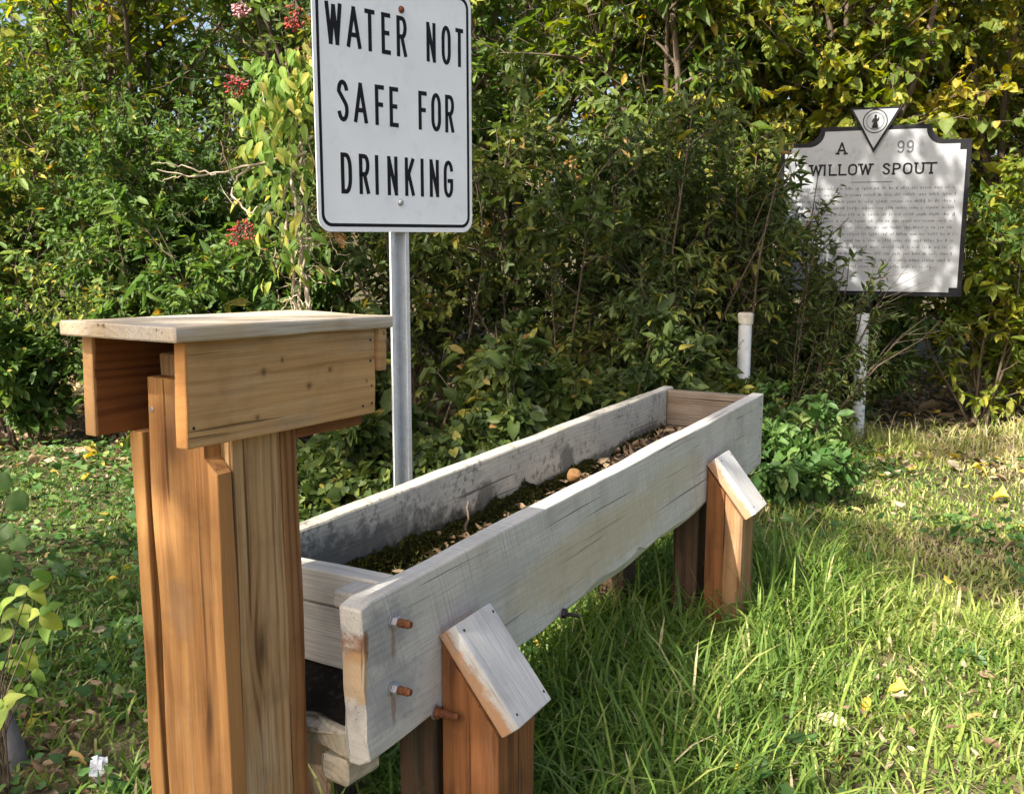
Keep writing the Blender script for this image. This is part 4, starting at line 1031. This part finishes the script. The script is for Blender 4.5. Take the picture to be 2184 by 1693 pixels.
# pale dead branch
db = empty('dead_branch', tuple(atpx(655, 330, 5.15)))
tag(db, 'pale forked dead branch reaching left from the sunlit sapling', 'branch')
dp = np.array(db.location)
def pxline(pts, Y0, Y1, k=14, wob=0.006):
    n = len(pts); P = np.stack([atpx(x, y, Y0 + (Y1 - Y0) * i / (n - 1)) for i, (x, y) in enumerate(pts)])
    return resamp(P, k, wob) - dp
tubes('stem', [(np.stack([pxline([(655, 325), (600, 335), (540, 352), (460, 372), (395, 375), (335, 362)], 5.15, 4.95),
                      pxline([(460, 372), (430, 366), (400, 355), (370, 352), (350, 345), (325, 350)], 5.02, 4.9),
                      pxline([(540, 352), (500, 385), (495, 415), (515, 440), (535, 458), (550, 440)], 5.08, 5.0)]), np.array([0.009, 0.005, 0.008]), np.array([0.003, 0.002, 0.003]), 6),
                (np.stack([pxline([(500, 385), (480, 345), (470, 300)], 5.05, 5.0, 8), pxline([(515, 440), (490, 430), (470, 395)], 5.05, 5.0, 8), pxline([(600, 335), (575, 300), (560, 280)], 5.1, 5.0, 8),
                           pxline([(395, 375), (365, 380), (340, 385)], 5.0, 4.95, 8)]), np.full(4, 0.004), np.full(4, 0.0015), 5)], TWIG, db)

# (f) red berry clusters
import bmesh
bm = bmesh.new(); bmesh.ops.create_icosphere(bm, subdivisions=1, radius=1.0); bme = bpy.data.meshes.new('berry'); bm.to_mesh(bme); bm.free(); bme.shade_smooth(); bme.materials.append(BERRY)
bme2 = bme.copy(); bme2.materials.clear(); bme2.materials.append(PINK)
for (x, y, r_, nB, me_, lb) in ((505, 185, 0.055, 70, bme, 'red berry cluster left of the SAFE line of the sign'), (522, 500, 0.075, 80, bme, 'dull red berry cluster low in the thicket by the dead branch'),
                           (630, 52, 0.045, 50, bme, 'bright red berry cluster close beside the top of the sign'), (512, 22, 0.045, 45, bme2, 'pale pink berry cluster at the top of the picture'),
                           (628, 20, 0.03, 12, bme, 'small red berry cluster at the top edge beside the sign')):
    c = atpx(x, y, 5.0)
    e = empty('berry_cluster', tuple(c)); tag(e, lb, 'berries', 'berry clusters in the thicket')
    q = []
    for j in range(nB):
        o = bpy.data.objects.new('berry', me_); COL.objects.link(o); o.parent = e
        v = rs.normal(size=3); v = v / np.linalg.norm(v) * r_ * 1.25 * rs.uniform(0.35, 1) * [1, 1, 0.8]
        o.location = v; s_ = rs.uniform(0.0035, 0.0065)
        o.rotation_euler = (Vector(v) + Vector(rs.normal(0, 0.02, 3))).to_track_quat('Z', 'Y').to_euler(); o.scale = (s_, s_, s_ * rs.uniform(1.2, 3.2))
        q.append(np.stack([[0, 0.02, 0.05], v * 0.5 + [0, 0.01, 0.02], v]))
    q.append(np.stack([[0, 0.02, 0.05], [0.02, 0.12, 0.06], [0.03, 0.5, 0.02]]))
    tubes('stalks', [(np.stack(q), np.full(nB + 1, 0.0018), np.full(nB + 1, 0.0012), 4)], BARK, e)

# (g) ivy and ground cover
def cover(name, label, cat, cx, cy, rx, ry, hmax, n, L, mat, seed, tint=(0.5, 0.2)):
    rng = np.random.RandomState(seed)
    a = rng.uniform(0, 2 * np.pi, n); r = np.sqrt(rng.uniform(0, 1, n))
    x, y = cx + rx * r * np.cos(a), cy + ry * r * np.sin(a)
    nz_ = VNoise(seed)
    h = hmax * np.clip(1 - r ** 2.2, 0, 1) * (0.75 + 0.35 * nz_(x * 2.5, y * 2.5))
    z = G(x, y) + 0.02 + h * rng.uniform(0.25, 1.0, n) ** 0.5 + 0.03
    P = np.stack([x, y, z], 1); ok = keep_default(P + [0, 0.0, 0]) | (P[:, 1] < 4.3) & (P[:, 1] > 3.9)
    P = P[ok]; m = len(P)
    out = np.stack([np.cos(a[ok]), np.sin(a[ok]), np.full(m, -0.35)], 1) + 0.6 * rng.normal(size=(m, 3))
    N = unit(np.array([0, -0.45, 0.8]) + 0.7 * rng.normal(size=(m, 3)))
    LL = L * np.exp(0.25 * rng.normal(size=m))
    o = cloud(name, 'heart', P, out, N, LL, LL * 0.85, tint[0] + tint[1] * rng.normal(size=m), mat)
    tag(o, label, cat, kind='stuff'); return o
plant('leafy_shrub', 'vine clump wrapped round the lower half of the white pipe', (1.27, 5.24), 0.58, 0.2, 12, 9, 6, 8, 'oval', 0.042, 0.5, L_DARK, (0.62, 0.22), 206, group=TH, r0=0.004, stem_f=(0.1, 1.0))
plant('leafy_shrub', 'low bright green clump spilling round the far end of the trough', (1.38, 4.80), 0.50, 0.62, 16, 11, 7, 7, 'oval', 0.034, 0.5, L_IVY, (0.66, 0.26), 201, group=TH, r0=0.004, droop=0.25, stem_f=(0.05, 1.0), tw=0.34, lsig=0.5)
cover('ivy_mound', 'dark ivy behind the trough around the sign post', 'ivy', -0.35, 4.7, 1.0, 0.5, 0.46, 5200, 0.044, L_DARK, 202, (0.40, 0.25))
cover('ivy_mound', 'dark ivy behind the far half of the trough', 'ivy', 0.70, 4.95, 0.60, 0.55, 0.50, 5200, 0.042, L_DARK, 203, (0.35, 0.22))

# ---------------------------------------------------------------- grass, weeds, fallen leaves
def grass(name, label, n, seed, xr, yr, dens, hl, wd, tintf, straw=0.08):
    rng = np.random.RandomState(seed)
    x = rng.uniform(*xr, n); y = rng.uniform(yr[0] ** 0.5, yr[1] ** 0.5, n) ** 2
    k = (rng.uniform(size=n) < dens(x, y)) & (np.abs(x) < 0.60 * y + 0.45)
    x, y = x[k], y[k]; n = len(x)
    h = hl(x, y) * np.exp(0.32 * rng.normal(size=n))
    a = rng.uniform(0, 2 * np.pi, n)
    nz_ = VNoise(seed + 1)
    a = a + 0.8 * nz_(x * 1.2, y * 1.2)
    bend = rng.uniform(0.25, 1.25, n)
    dx = np.stack([np.cos(a), np.sin(a), np.zeros(n)], 1)
    sd_ = np.stack([-np.sin(a), np.cos(a), np.zeros(n)], 1)
    w = wd * np.exp(0.25 * rng.normal(size=n))
    B = np.stack([x, y, G(x, y) - 0.005], 1)
    V = []
    for j, s in enumerate((0.0, 0.4, 0.75, 1.0)):
        c = B + dx * (h * bend * (0.15 * s + 0.75 * s ** 2.2))[:, None] + np.array([0, 0, 1.0]) * (h * (s - 0.38 * bend * s ** 2.4))[:, None]
        ww = w * (1 - 0.25 * s) * 0.5 if j < 3 else 0 * w
        if j < 3: V += [c + sd_ * ww[:, None], c - sd_ * ww[:, None]]
        else: V.append(c)
    V = np.stack(V, 1); off = (np.arange(n) * 7)[:, None, None]
    F4 = np.array([[0, 1, 3, 2], [2, 3, 5, 4]]); F3 = np.array([[4, 5, 6]])
    t = tintf(x, y) + 0.13 * rng.normal(size=n)
    t = np.where(rng.uniform(size=n) < straw, rng.uniform(0.80, 1.0, n), t)
    o = mesh_np(name, V.reshape(-1, 3), [(F4[None] + off).reshape(-1, 4), (F3[None] + off).reshape(-1, 3)], L_GRASS, None, {'tint': np.clip(np.concatenate([np.repeat(t, 2), t]), 0, 1)})
    tag(o, label, 'grass', kind='stuff'); return o
pn = VNoise(60); pn2 = VNoise(61)
def edge_mask(x, y):
    lim = np.where(x < -1.0, 5.85, np.where(x < 1.2, 4.5 + 0 * x, 6.25))
    return smoothstep(lim + 0.25, lim - 0.25, y + 0.2 * pn2(x * 2, y * 2))
def trough_dist(x, y):
    t = (x - ORG[0]) * 0.482 + (y - ORG[1]) * 0.876; m = -(x - ORG[0]) * 0.876 + (y - ORG[1]) * 0.482
    dx = np.maximum(np.maximum(-t, t - LEN), 0); dy = np.maximum(np.maximum(-m - 0.15, m - WID - 0.15), 0)
    return np.hypot(dx, dy)
def dens(x, y):
    d = (0.35 + 0.65 * smoothstep(-0.6, 0.4, pn(x * 1.6, y * 1.6))) * edge_mask(x, y)
    bare = smoothstep(2.7, 2.1, y) * smoothstep(-0.75, -1.0, x)
    return d * (1 - 0.75 * bare)
def hl(x, y):
    td = trough_dist(x, y)
    base = 0.036 + 0.02 * pn2(x * 1.3, y * 1.3)
    tall = 0.085 * np.exp(-(td / 0.26) ** 2) + 0.07 * smoothstep(0.9, 0.2, np.abs(y - 6.1)) * (x > 1.3)
    tuft = 0.04 * smoothstep(0.2, 0.9, pn(x * 2.2, y * 2.2)) * (x > 0.3)
    return np.maximum(base + tall + tuft, 0.03) * np.where(x < -0.6, 0.75, 1.0)
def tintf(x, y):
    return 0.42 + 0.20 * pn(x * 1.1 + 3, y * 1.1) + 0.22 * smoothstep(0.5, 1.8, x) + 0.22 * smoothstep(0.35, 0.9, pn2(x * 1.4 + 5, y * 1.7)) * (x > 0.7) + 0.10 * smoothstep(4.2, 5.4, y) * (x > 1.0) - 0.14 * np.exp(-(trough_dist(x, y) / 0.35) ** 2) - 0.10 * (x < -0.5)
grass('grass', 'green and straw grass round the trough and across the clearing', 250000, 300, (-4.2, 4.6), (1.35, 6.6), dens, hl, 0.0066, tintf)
# a few long arching blades by the legs
grass('tall_grass', 'long arching grass blades at the trough legs', 16000, 310, (-0.6, 2.4), (1.5, 4.6),
      lambda x, y: np.exp(-((trough_dist(x, y) - 0.12) / 0.16) ** 2), lambda x, y: 0.17 + 0 * x, 0.0065, lambda x, y: 0.36 + 0 * x, 0.02)

def flat_leaves(name, label, n, seed, xr, yr, dens_, kind, L, asp, mat, tint, lift, flat=0.35, cat='leaves'):
    rng = np.random.RandomState(seed)
    x = rng.uniform(*xr, n); y = rng.uniform(*yr, n); k = rng.uniform(size=n) < dens_(x, y); x, y = x[k], y[k]; n = len(x)
    P = np.stack([x, y, G(x, y) + 0.006 + rng.uniform(0, 1, n) * lift(x, y)], 1)
    a = rng.uniform(0, 2 * np.pi, n); D = np.stack([np.cos(a), np.sin(a), 0.2 * rng.normal(size=n)], 1)
    N = unit(np.array([0, 0, 1.0]) + flat * rng.normal(size=(n, 3)))
    LL = L * np.exp(0.3 * rng.normal(size=n))
    o = cloud(name, kind, P, D, N, LL, LL * asp, tint[0] + tint[1] * rng.normal(size=n), mat, None, rng.normal(0.6, 1.6, n))
    tag(o, label, cat, kind='stuff'); return o
th_edge = lambda x, y: np.clip(smoothstep(5.2, 6.2, y) * np.where((x > -1) & (x < 1.2), 1, 1) + 0.25 * smoothstep(2.9, 2.2, y) * (x < -0.7) + 0.05, 0, 1)
flat_leaves('leaf_litter', 'tan fallen leaves under the thicket', 16000, 320, (-5, 5.5), (4.6, 9.0), lambda x, y: smoothstep(4.9, 6.0, y) * 0.9, 'oval', 0.065, 0.5, L_LITTER, (0.62, 0.22), lambda x, y: 0.04 + 0 * x)
flat_leaves('leaf_litter', 'brown leaf litter on bare soil left of the post foot', 1500, 321, (-2.0, -0.25), (1.7, 2.75), lambda x, y: smoothstep(2.75, 2.2, y + 0.15 * pn2(x * 3, y * 3)), 'lance', 0.036, 0.34, L_LITTER, (0.40, 0.25), lambda x, y: 0.03 + 0 * x, 0.55)
flat_leaves('leaf_litter', 'scattered dry leaf bits lying in the grass', 5200, 322, (-3.5, 4.2), (1.6, 6.2), lambda x, y: np.where(x < -0.4, 0.2, 0.5), 'oval', 0.036, 0.5, L_LITTER, (0.66, 0.2), lambda x, y: 0.055 + 0 * x, 0.6)
flat_leaves('clover_weeds', 'low round-leaved weeds among the grass', 24000, 323, (-3.5, 4.2), (1.6, 6.2), lambda x, y: np.maximum(smoothstep(0.0, 0.6, pn(x * 1.9 + 7, y * 1.9)), 0.8 * (x < -0.5) * (y > 2.4)) * edge_mask(x, y), 'heart', 0.030, 0.8, L_IVY, (0.55, 0.25), lambda x, y: 0.07 + 0 * x, 0.4, 'weeds')

# single yellow leaves that lie apart
fl_me = [fine_leaf(L_FALLEN, 'fallen_leaf', t, W_LOBED if k == 1 else W_OVATE, 0.5, 0.9, 11, 2, 0.2, 60 + k) for k, t in enumerate((0.5, 0.85, 0.1))]
FLV = [((1160, 1418), 1, 0.085, 'bright yellow fallen leaf under the trough beside the near leg'), ((1215, 1400), 1, 0.075, 'yellow fallen leaf under the middle of the trough'),
       ((1850, 1520), 0, 0.075, 'yellow-orange fallen leaf in the right foreground grass'), ((1935, 1505), 1, 0.085, 'larger pale yellow fallen leaf in the right foreground grass'),
       ((1935, 1560), 2, 0.06, 'brown-orange fallen leaf below the two yellow ones at right'), ((1785, 1668), 2, 0.085, 'curled tan fallen leaf at the bottom edge at right'),
       ((2150, 1080), 1, 0.13, 'yellow fallen leaf on the sunlit grass at the right edge'), ((2070, 1015), 1, 0.11, 'yellow fallen leaf on the grass below the marker'),
       ((1755, 1325), 0, 0.075, 'yellow leaf caught upright in the tall grass right of the far leg'), ((1565, 1690), 0, 0.06, 'small yellow leaf at the bottom edge in the middle'),
       ((255, 1265), 0, 0.06, 'yellow leaf on the shaded grass left of the post'), ((235, 1215), 2, 0.055, 'tan leaf on the shaded grass left of the post'),
       ((2060, 1570), 2, 0.06, 'brown curled leaf in the grass at the lower right'), ((150, 1660), 2, 0.07, 'tan curled leaf on the litter by the white scrap')]
def gpx(x, y):
    d = atpx(x, y, 1.0) - np.array([0, 0, CAM_H]); k = -CAM_H / d[2]
    return np.array([d[0] * k, d[1] * k, 0])
for (q, mi, L, lb) in FLV:
    p = gpx(*q)
    e = place_leaf(fl_me[mi], None, (p[0], p[1], float(G(p[0], p[1])) + 0.05), (rs.normal(), rs.normal(), rs.normal(0, .2)), (rs.normal(0, .35), -0.25, 1), L * 0.95, 'fallen_leaf')
    tag(e, lb, 'leaf', 'single fallen leaves on the grass')

# things in the trough
flat_r = np.random.RandomState(71)
n = 900
t_ = flat_r.uniform(0.2, LEN - 0.1, n); m_ = flat_r.uniform(0.06, WID - 0.06, n)
P = loc2w(t_, m_, 0.522 + 0.02 * flat_r.uniform(size=n) + 0.02 * smoothstep(1.3, 2.2, t_))
a = flat_r.uniform(0, 6.28, n); LL = 0.021 * np.exp(0.4 * flat_r.normal(size=n))
tag(cloud('trough_leaves', 'lance', P, np.stack([np.cos(a), np.sin(a), 0.3 * flat_r.normal(size=n)], 1), unit(np.array([0, 0, 1.]) + 0.6 * flat_r.normal(size=(n, 3))), LL, LL * 0.45, 0.36 + 0.22 * flat_r.normal(size=n), L_LITTER, None, flat_r.normal(1, 2, n)),
    'dry curled leaves lying on the soil in the trough', 'leaves', kind='stuff')
def moss(t, m, rt_, rz_, label, n=700, seed=1):
    rng = np.random.RandomState(seed)
    u = rng.normal(size=(n, 3)); u /= np.linalg.norm(u, axis=1)[:, None]
    u[:, 1] = -np.abs(u[:, 1])
    rr = rng.uniform(0.75, 1.0, n)
    nz_ = VNoise(seed); bumpy = 1 + 0.25 * nz_(u[:, 0] * 2, u[:, 2] * 2, 0, 1.5)
    tt2 = t + u[:, 0] * rt_ * rr * bumpy; mm2 = m + u[:, 1] * 0.030 * rr; zz2 = 0.525 + np.abs(u[:, 2]) * rz_ * rr * bumpy
    P = loc2w(tt2, mm2, zz2)
    Dv = loc2w(u[:, 0] + t, u[:, 1] + m, np.abs(u[:, 2])) - loc2w(np.full(n, t), np.full(n, m), np.zeros(n))
    LL = 0.0075 * np.exp(0.3 * rng.normal(size=n))
    o = cloud('moss_clump', 'diamond', P, unit(Dv + 0.6 * rng.normal(size=(n, 3))), unit(rng.normal(size=(n, 3)) + [0, 0, 1]), LL, LL * 0.6, rng.normal(0.5, 0.25, n), MOSS)
    tag(o, label, 'moss', kind='stuff')
WM = WID - 0.046
def moss_strip():
    rng = np.random.RandomState(3); n = 40000
    t = rng.uniform(0.17, LEN - 0.1, n); nz_ = VNoise(31)
    hgt = 0.018 + 0.022 * nz_(t * 4.0) + 0.007 * nz_(t * 13.0)
    for c, w, a in ((0.62, 0.17, 0.055), (0.36, 0.15, 0.035), (0.86, 0.09, 0.025), (1.04, 0.09, 0.04), (1.20, 0.08, 0.045), (1.62, 0.12, 0.02), (2.05, 0.15, 0.02)): hgt = hgt + a * np.exp(-((t - c) / w) ** 2)
    hgt = np.maximum(hgt - 0.006, 0.0); k = hgt > 0.004; t, hgt = t[k], hgt[k]; n = len(t)
    f = rng.uniform(0, 1, n) ** 1.3
    ragged_ = 1 + 0.15 * nz_(t * 40)
    z = 0.515 + 0.02 * smoothstep(1.3, 2.2, t) + f * hgt * ragged_
    m = WM - rng.uniform(0, 1, n) * (0.006 + 0.045 * (1 - f) * np.minimum(hgt / 0.06, 1))
    P = loc2w(t, m, z)
    LL = 0.006 * np.exp(0.35 * rng.normal(size=n))
    nrm = np.array([0.876, -0.482, 0.6])
    o = cloud('moss', 'diamond', P, unit(nrm + 0.9 * rng.normal(size=(n, 3))), unit(rng.normal(size=(n, 3)) + nrm), LL, LL * 0.7, 0.38 + 0.2 * nz_(t * 9, z * 30) + 0.15 * rng.normal(size=n), MOSS)
    tag(o, 'dark olive moss creeping up the inside of the far side board', 'moss', kind='stuff')
moss_strip()
fr = lathe('fallen_fruit', [(0.004, -0.020), (0.014, -0.018), (0.021, -0.008), (0.022, 0.003), (0.019, 0.012), (0.010, 0.016), (0.003, 0.014)], FRUIT, None, lw(1.43, 0.30, 0.562), (0.5, 0.3, 0), n=20, wob=0.07)
fv = VNoise(88)
for v_ in fr.data.vertices:
    c_ = v_.co; v_.co = c_ * (1 + 0.12 * float(fv(c_.x * 30, c_.y * 30, c_.z * 30)))
tag(fr, 'round tan fallen fruit lying on the debris in the trough', 'fruit')
rt2 = np.random.RandomState(8)
for lb, (t0, m0, l, az, el) in (('dark upright twig stuck in the trough soil', (0.86, 0.335, 0.10, 1.2, 1.35)), ('thin twig leaning on the debris at the far end of the trough', (1.75, 0.2, 0.2, 1.0, 0.15))):
    p0 = np.array(lw(t0, m0, 0.51)); d = np.array([math.cos(az) * math.cos(el), math.sin(az) * math.cos(el), math.sin(el)])
    e = empty('twig', tuple(p0)); tag(e, lb, 'twig')
    tubes('stem', [(np.stack([resamp(np.stack([d * 0, d * l * .5, d * l]), 7, 0.002, rt2)]), np.array([0.006]), np.array([0.0025]), 6)], BARK, e)

# ---------------------------------------------------------------- foreground at the lower left
ns = empty('maple_seedling', (-1.12, 2.02, float(G(-1.12, 2.02))))
tag(ns, 'young plant with yellow-green lobed leaves at the lower left edge', 'seedling')
nb0 = np.array(ns.location)
LV = [((62, 1255), 0.075, 3), ((110, 1238), 0.085, 3), ((40, 1300), 0.085, 2), ((85, 1310), 0.095, 3), ((30, 1345), 0.07, 2), ((45, 1385), 0.10, 3), ((100, 1330), 0.075, 1), ((15, 1420), 0.075, 1), ((35, 1480), 0.08, 3), ((10, 1500), 0.09, 2),
      ((70, 1430), 0.06, 1), ((20, 1250), 0.07, 0), ((5, 1300), 0.08, 1), ((25, 1380), 0.07, 0), ((55, 1460), 0.06, 0)]
nl_me = [fine_leaf(L_BRIGHT, 'seedling_leaf', t, W_WIDE, 0.2, 0.5 + 0.2 * k, 11, 2, 0.08, 20 + k) for k, t in enumerate((0.15, 0.45, 0.62, 0.8))]
sts = []
for (q, L, k) in LV:
    p = atpx(q[0], q[1], 2.02 + rs.uniform(-0.12, 0.1)) - nb0
    d = np.array([rs.normal(0.4, .5), -0.3 + rs.normal(0, .3), -0.25]); nn = np.array([rs.normal(0, .3), -0.75, 0.8])
    place_leaf(nl_me[k], ns, p, d, nn, L * 0.75)
    if L > 0.07:
        place_leaf(nl_me[(k + 1) % 4], ns, p, d + np.array([0.6, 0, 0.9]), nn, L * 0.6); place_leaf(nl_me[k], ns, p, d + np.array([-1.1, 0.1, 0.2]), nn, L * 0.6)
    sts.append(resamp(np.stack([[rs.normal(0, .01), 0, -0.02], [p[0] * .35 - 0.03, p[1] * .4, p[2] * .55], p]), 8, 0.003))
tubes('stems', [(np.stack(sts), np.full(len(sts), 0.0022), np.full(len(sts), 0.001), 5)], BARK, ns)
bl = empty('broadleaf_weed', (-1.42, 2.45, float(G(-1.42, 2.45))))
tag(bl, 'weed with big round dull green leaves at the left edge', 'weed')
b0 = np.array(bl.location)
bl_me = [fine_leaf(L_MID, 'round_leaf', t, W_ROUND, 0.10, 0.4, 12, 3, 0.06, 40 + k) for k, t in enumerate((0.3, 0.42, 0.25))]
sts = []
for (q, L, k) in (((15, 1060), 0.060, 0), ((-10, 1130), 0.068, 2), ((30, 1150), 0.052, 0), ((-20, 1025), 0.056, 2), ((-20, 1200), 0.06, 1)):
    p = atpx(q[0], q[1], 2.45 + rs.uniform(-.1, .1)) - b0
    place_leaf(bl_me[k], bl, p, (0.7 + rs.normal(0, .4), rs.normal(0, .4), -0.15), (rs.normal(0, .2), -0.8, 0.75), L)
    sts.append(resamp(np.stack([[0, 0, -0.02], [p[0] * .3, p[1] * .4, p[2] * .6], p]), 8, 0.003))
tubes('stems', [(np.stack(sts), np.full(len(sts), 0.004), np.full(len(sts), 0.002), 5)], BARK, bl)
# grey stub at the edge
gp = gpx(28, 1640)
stb = lathe('wooden_stub', [(0.035, -0.05), (0.036, 0.02), (0.030, 0.09), (0.027, 0.15), (0.018, 0.175)], GREYWOOD, None, (gp[0], gp[1], float(G(gp[0], gp[1]))), (0.05, -0.12, 0), n=14, wob=0.08)
tag(stb, 'grey weathered stub standing in the grass at the lower left corner', 'stub')
# crumpled white scrap
gp = gpx(212, 1672)
pv = VNoise(12); sv = []
for j in range(9):
    for i in range(7):
        a, b = (i / 6 - .5), (j / 8 - .5)
        sv.append((a * 0.045 * (1 - 0.5 * abs(b)) + 0.003 * pv(a * 2, b * 2), b * 0.07 + 0.003 * pv(a * 2, b * 2, 4), 0.03 + b * 0.025 + 0.008 * pv(a * 2.4, b * 2.4, 8)))
sf = [(j * 7 + i, j * 7 + i + 1, j * 7 + i + 8, j * 7 + i + 7) for j in range(8) for i in range(6)]
tag(mesh_py('paper_scrap', sv, sf, PAPER, None, (gp[0], gp[1], float(G(gp[0], gp[1]))), (0.2, 0, 0.3)), 'crumpled white scrap lying in the leaf litter by the post', 'scrap')

# ---------------------------------------------------------------- trees behind the photographer whose leaves dapple the place
def shade_crown(name, label, trunk_xy, clumps, seed, L=0.10):
    rng = np.random.RandomState(seed)
    base = np.array([trunk_xy[0], trunk_xy[1], float(G(*trunk_xy)) - 0.05])
    e = empty(name, tuple(base)); tag(e, label, 'tree', 'trees behind the photographer')
    top = np.array([c[:3] for c in clumps])
    hub = np.array([0, 0, 0.6 * top[:, 2].min()])
    tr_ = grow(np.zeros((1, 3)), np.array([[0, 0, 1.0]]), np.array([hub[2]]), 8, 0.03, 0.05, rng)
    hub = tr_[0, -1]
    br, PP = [], []
    for (x, y, z, r, n) in clumps:
        c = np.array([x, y, z]) - base
        br.append(resamp(np.stack([hub, hub * .45 + c * .55 + [0, 0, 0.2], c]), 9, 0.06, rng))
        nt_ = max(6, n // 14)
        u = rng.normal(size=(nt_, 3)); u = u / np.linalg.norm(u, axis=1)[:, None] * (r * rng.uniform(0.25, 1, nt_) ** 0.6)[:, None] * [1, 1, 0.7]
        for q in u: br.append(resamp(np.stack([c, c + q * 0.5 + rng.normal(0, .05, 3), c + q]), 9, 0.03, rng))
        w = np.repeat(u, 14, 0); PP.append(c + w * rng.uniform(0.55, 1.1, len(w))[:, None] + rng.normal(0, 0.13, w.shape))
    k = len(clumps)
    tubes('trunk', [(tr_, np.array([0.16]), np.array([0.10]), 12), (np.stack(br), np.full(len(br), 0.018), np.full(len(br), 0.004), 4)], BARK, e)
    P = np.concatenate(PP); n = len(P)
    d = rng.normal(size=(n, 3)) + [0, 0, -0.5]
    LL = L * np.exp(0.25 * rng.normal(size=n))
    tag(cloud('crown', 'maple', P, d, unit(np.array([0, 0, 1.0]) + 0.6 * rng.normal(size=(n, 3))), LL, LL * 0.8, 0.35 + 0.2 * rng.normal(size=n), L_YEL, e), kind='stuff')
    return e
def sunward(p, s): return np.array(p) + np.array(SUN_DIR) * s
cl1, cl2 = [], []
def shade(cl, p, s, r, n):
    c = sunward(p, s); cl.append((c[0], c[1], c[2], r, n))
# over the middle of the thicket
shade(cl1, (0.55, 5.6, 0.7), 8.0, 0.75, 640); shade(cl1, (-0.1, 5.5, 0.5), 8.4, 0.6, 400); shade(cl1, (1.15, 5.7, 1.0), 8.6, 0.6, 430); 
shade(cl1, (-0.35, 4.75, 0.35), 8.2, 0.55, 420); shade(cl1, (0.55, 4.95, 0.35), 8.0, 0.5, 380); shade(cl1, (-0.95, 4.8, 0.3), 8.3, 0.4, 200)
# dapples on the marker and the shaded band of lawn
shade(cl1, (2.0, 6.1, 1.80), 4.2, 0.32, 170); shade(cl1, (2.5, 5.9, 1.35), 4.0, 0.45, 170); shade(cl1, (1.9, 6.0, 1.1), 4.1, 0.34, 130); shade(cl1, (2.25, 6.0, 1.0), 4.3, 0.3, 90); shade(cl1, (1.9, 6.0, 0.5), 8.3, 0.5, 330)
for (x_, y_, r_, n_l) in ((0.98, 3.9, 0.22, 130), (1.22, 4.15, 0.22, 170), (1.45, 3.95, 0.18, 150), (1.70, 3.82, 0.16, 140), (1.95, 3.68, 0.16, 140), (2.25, 3.55, 0.18, 140), (1.75, 5.6, 0.3, 200), (2.7, 5.8, 0.3, 150)):
    shade(cl1, (x_, y_, 0.05), 8.4 + 0.3 * (x_ % 0.7), r_, n_l)
# broken shade on the post and left lawn
shade(cl2, (-0.45, 1.4, 0.45), 7.2, 0.42, 420); shade(cl2, (-1.6, 3.4, 0.0), 7.6, 0.8, 700); shade(cl2, (-1.1, 2.5, 0.0), 7.8, 0.5, 330)
shade(cl2, (0.25, 2.0, 0.1), 8.0, 0.3, 120)
shade_crown('shade_tree', 'tall maple behind the photographer shading the middle of the thicket', (-4.4, -1.6), cl1, 501)
shade_crown('shade_tree', 'slender maple left behind the photographer dappling the post', (-5.4, -3.2), cl2, 502)
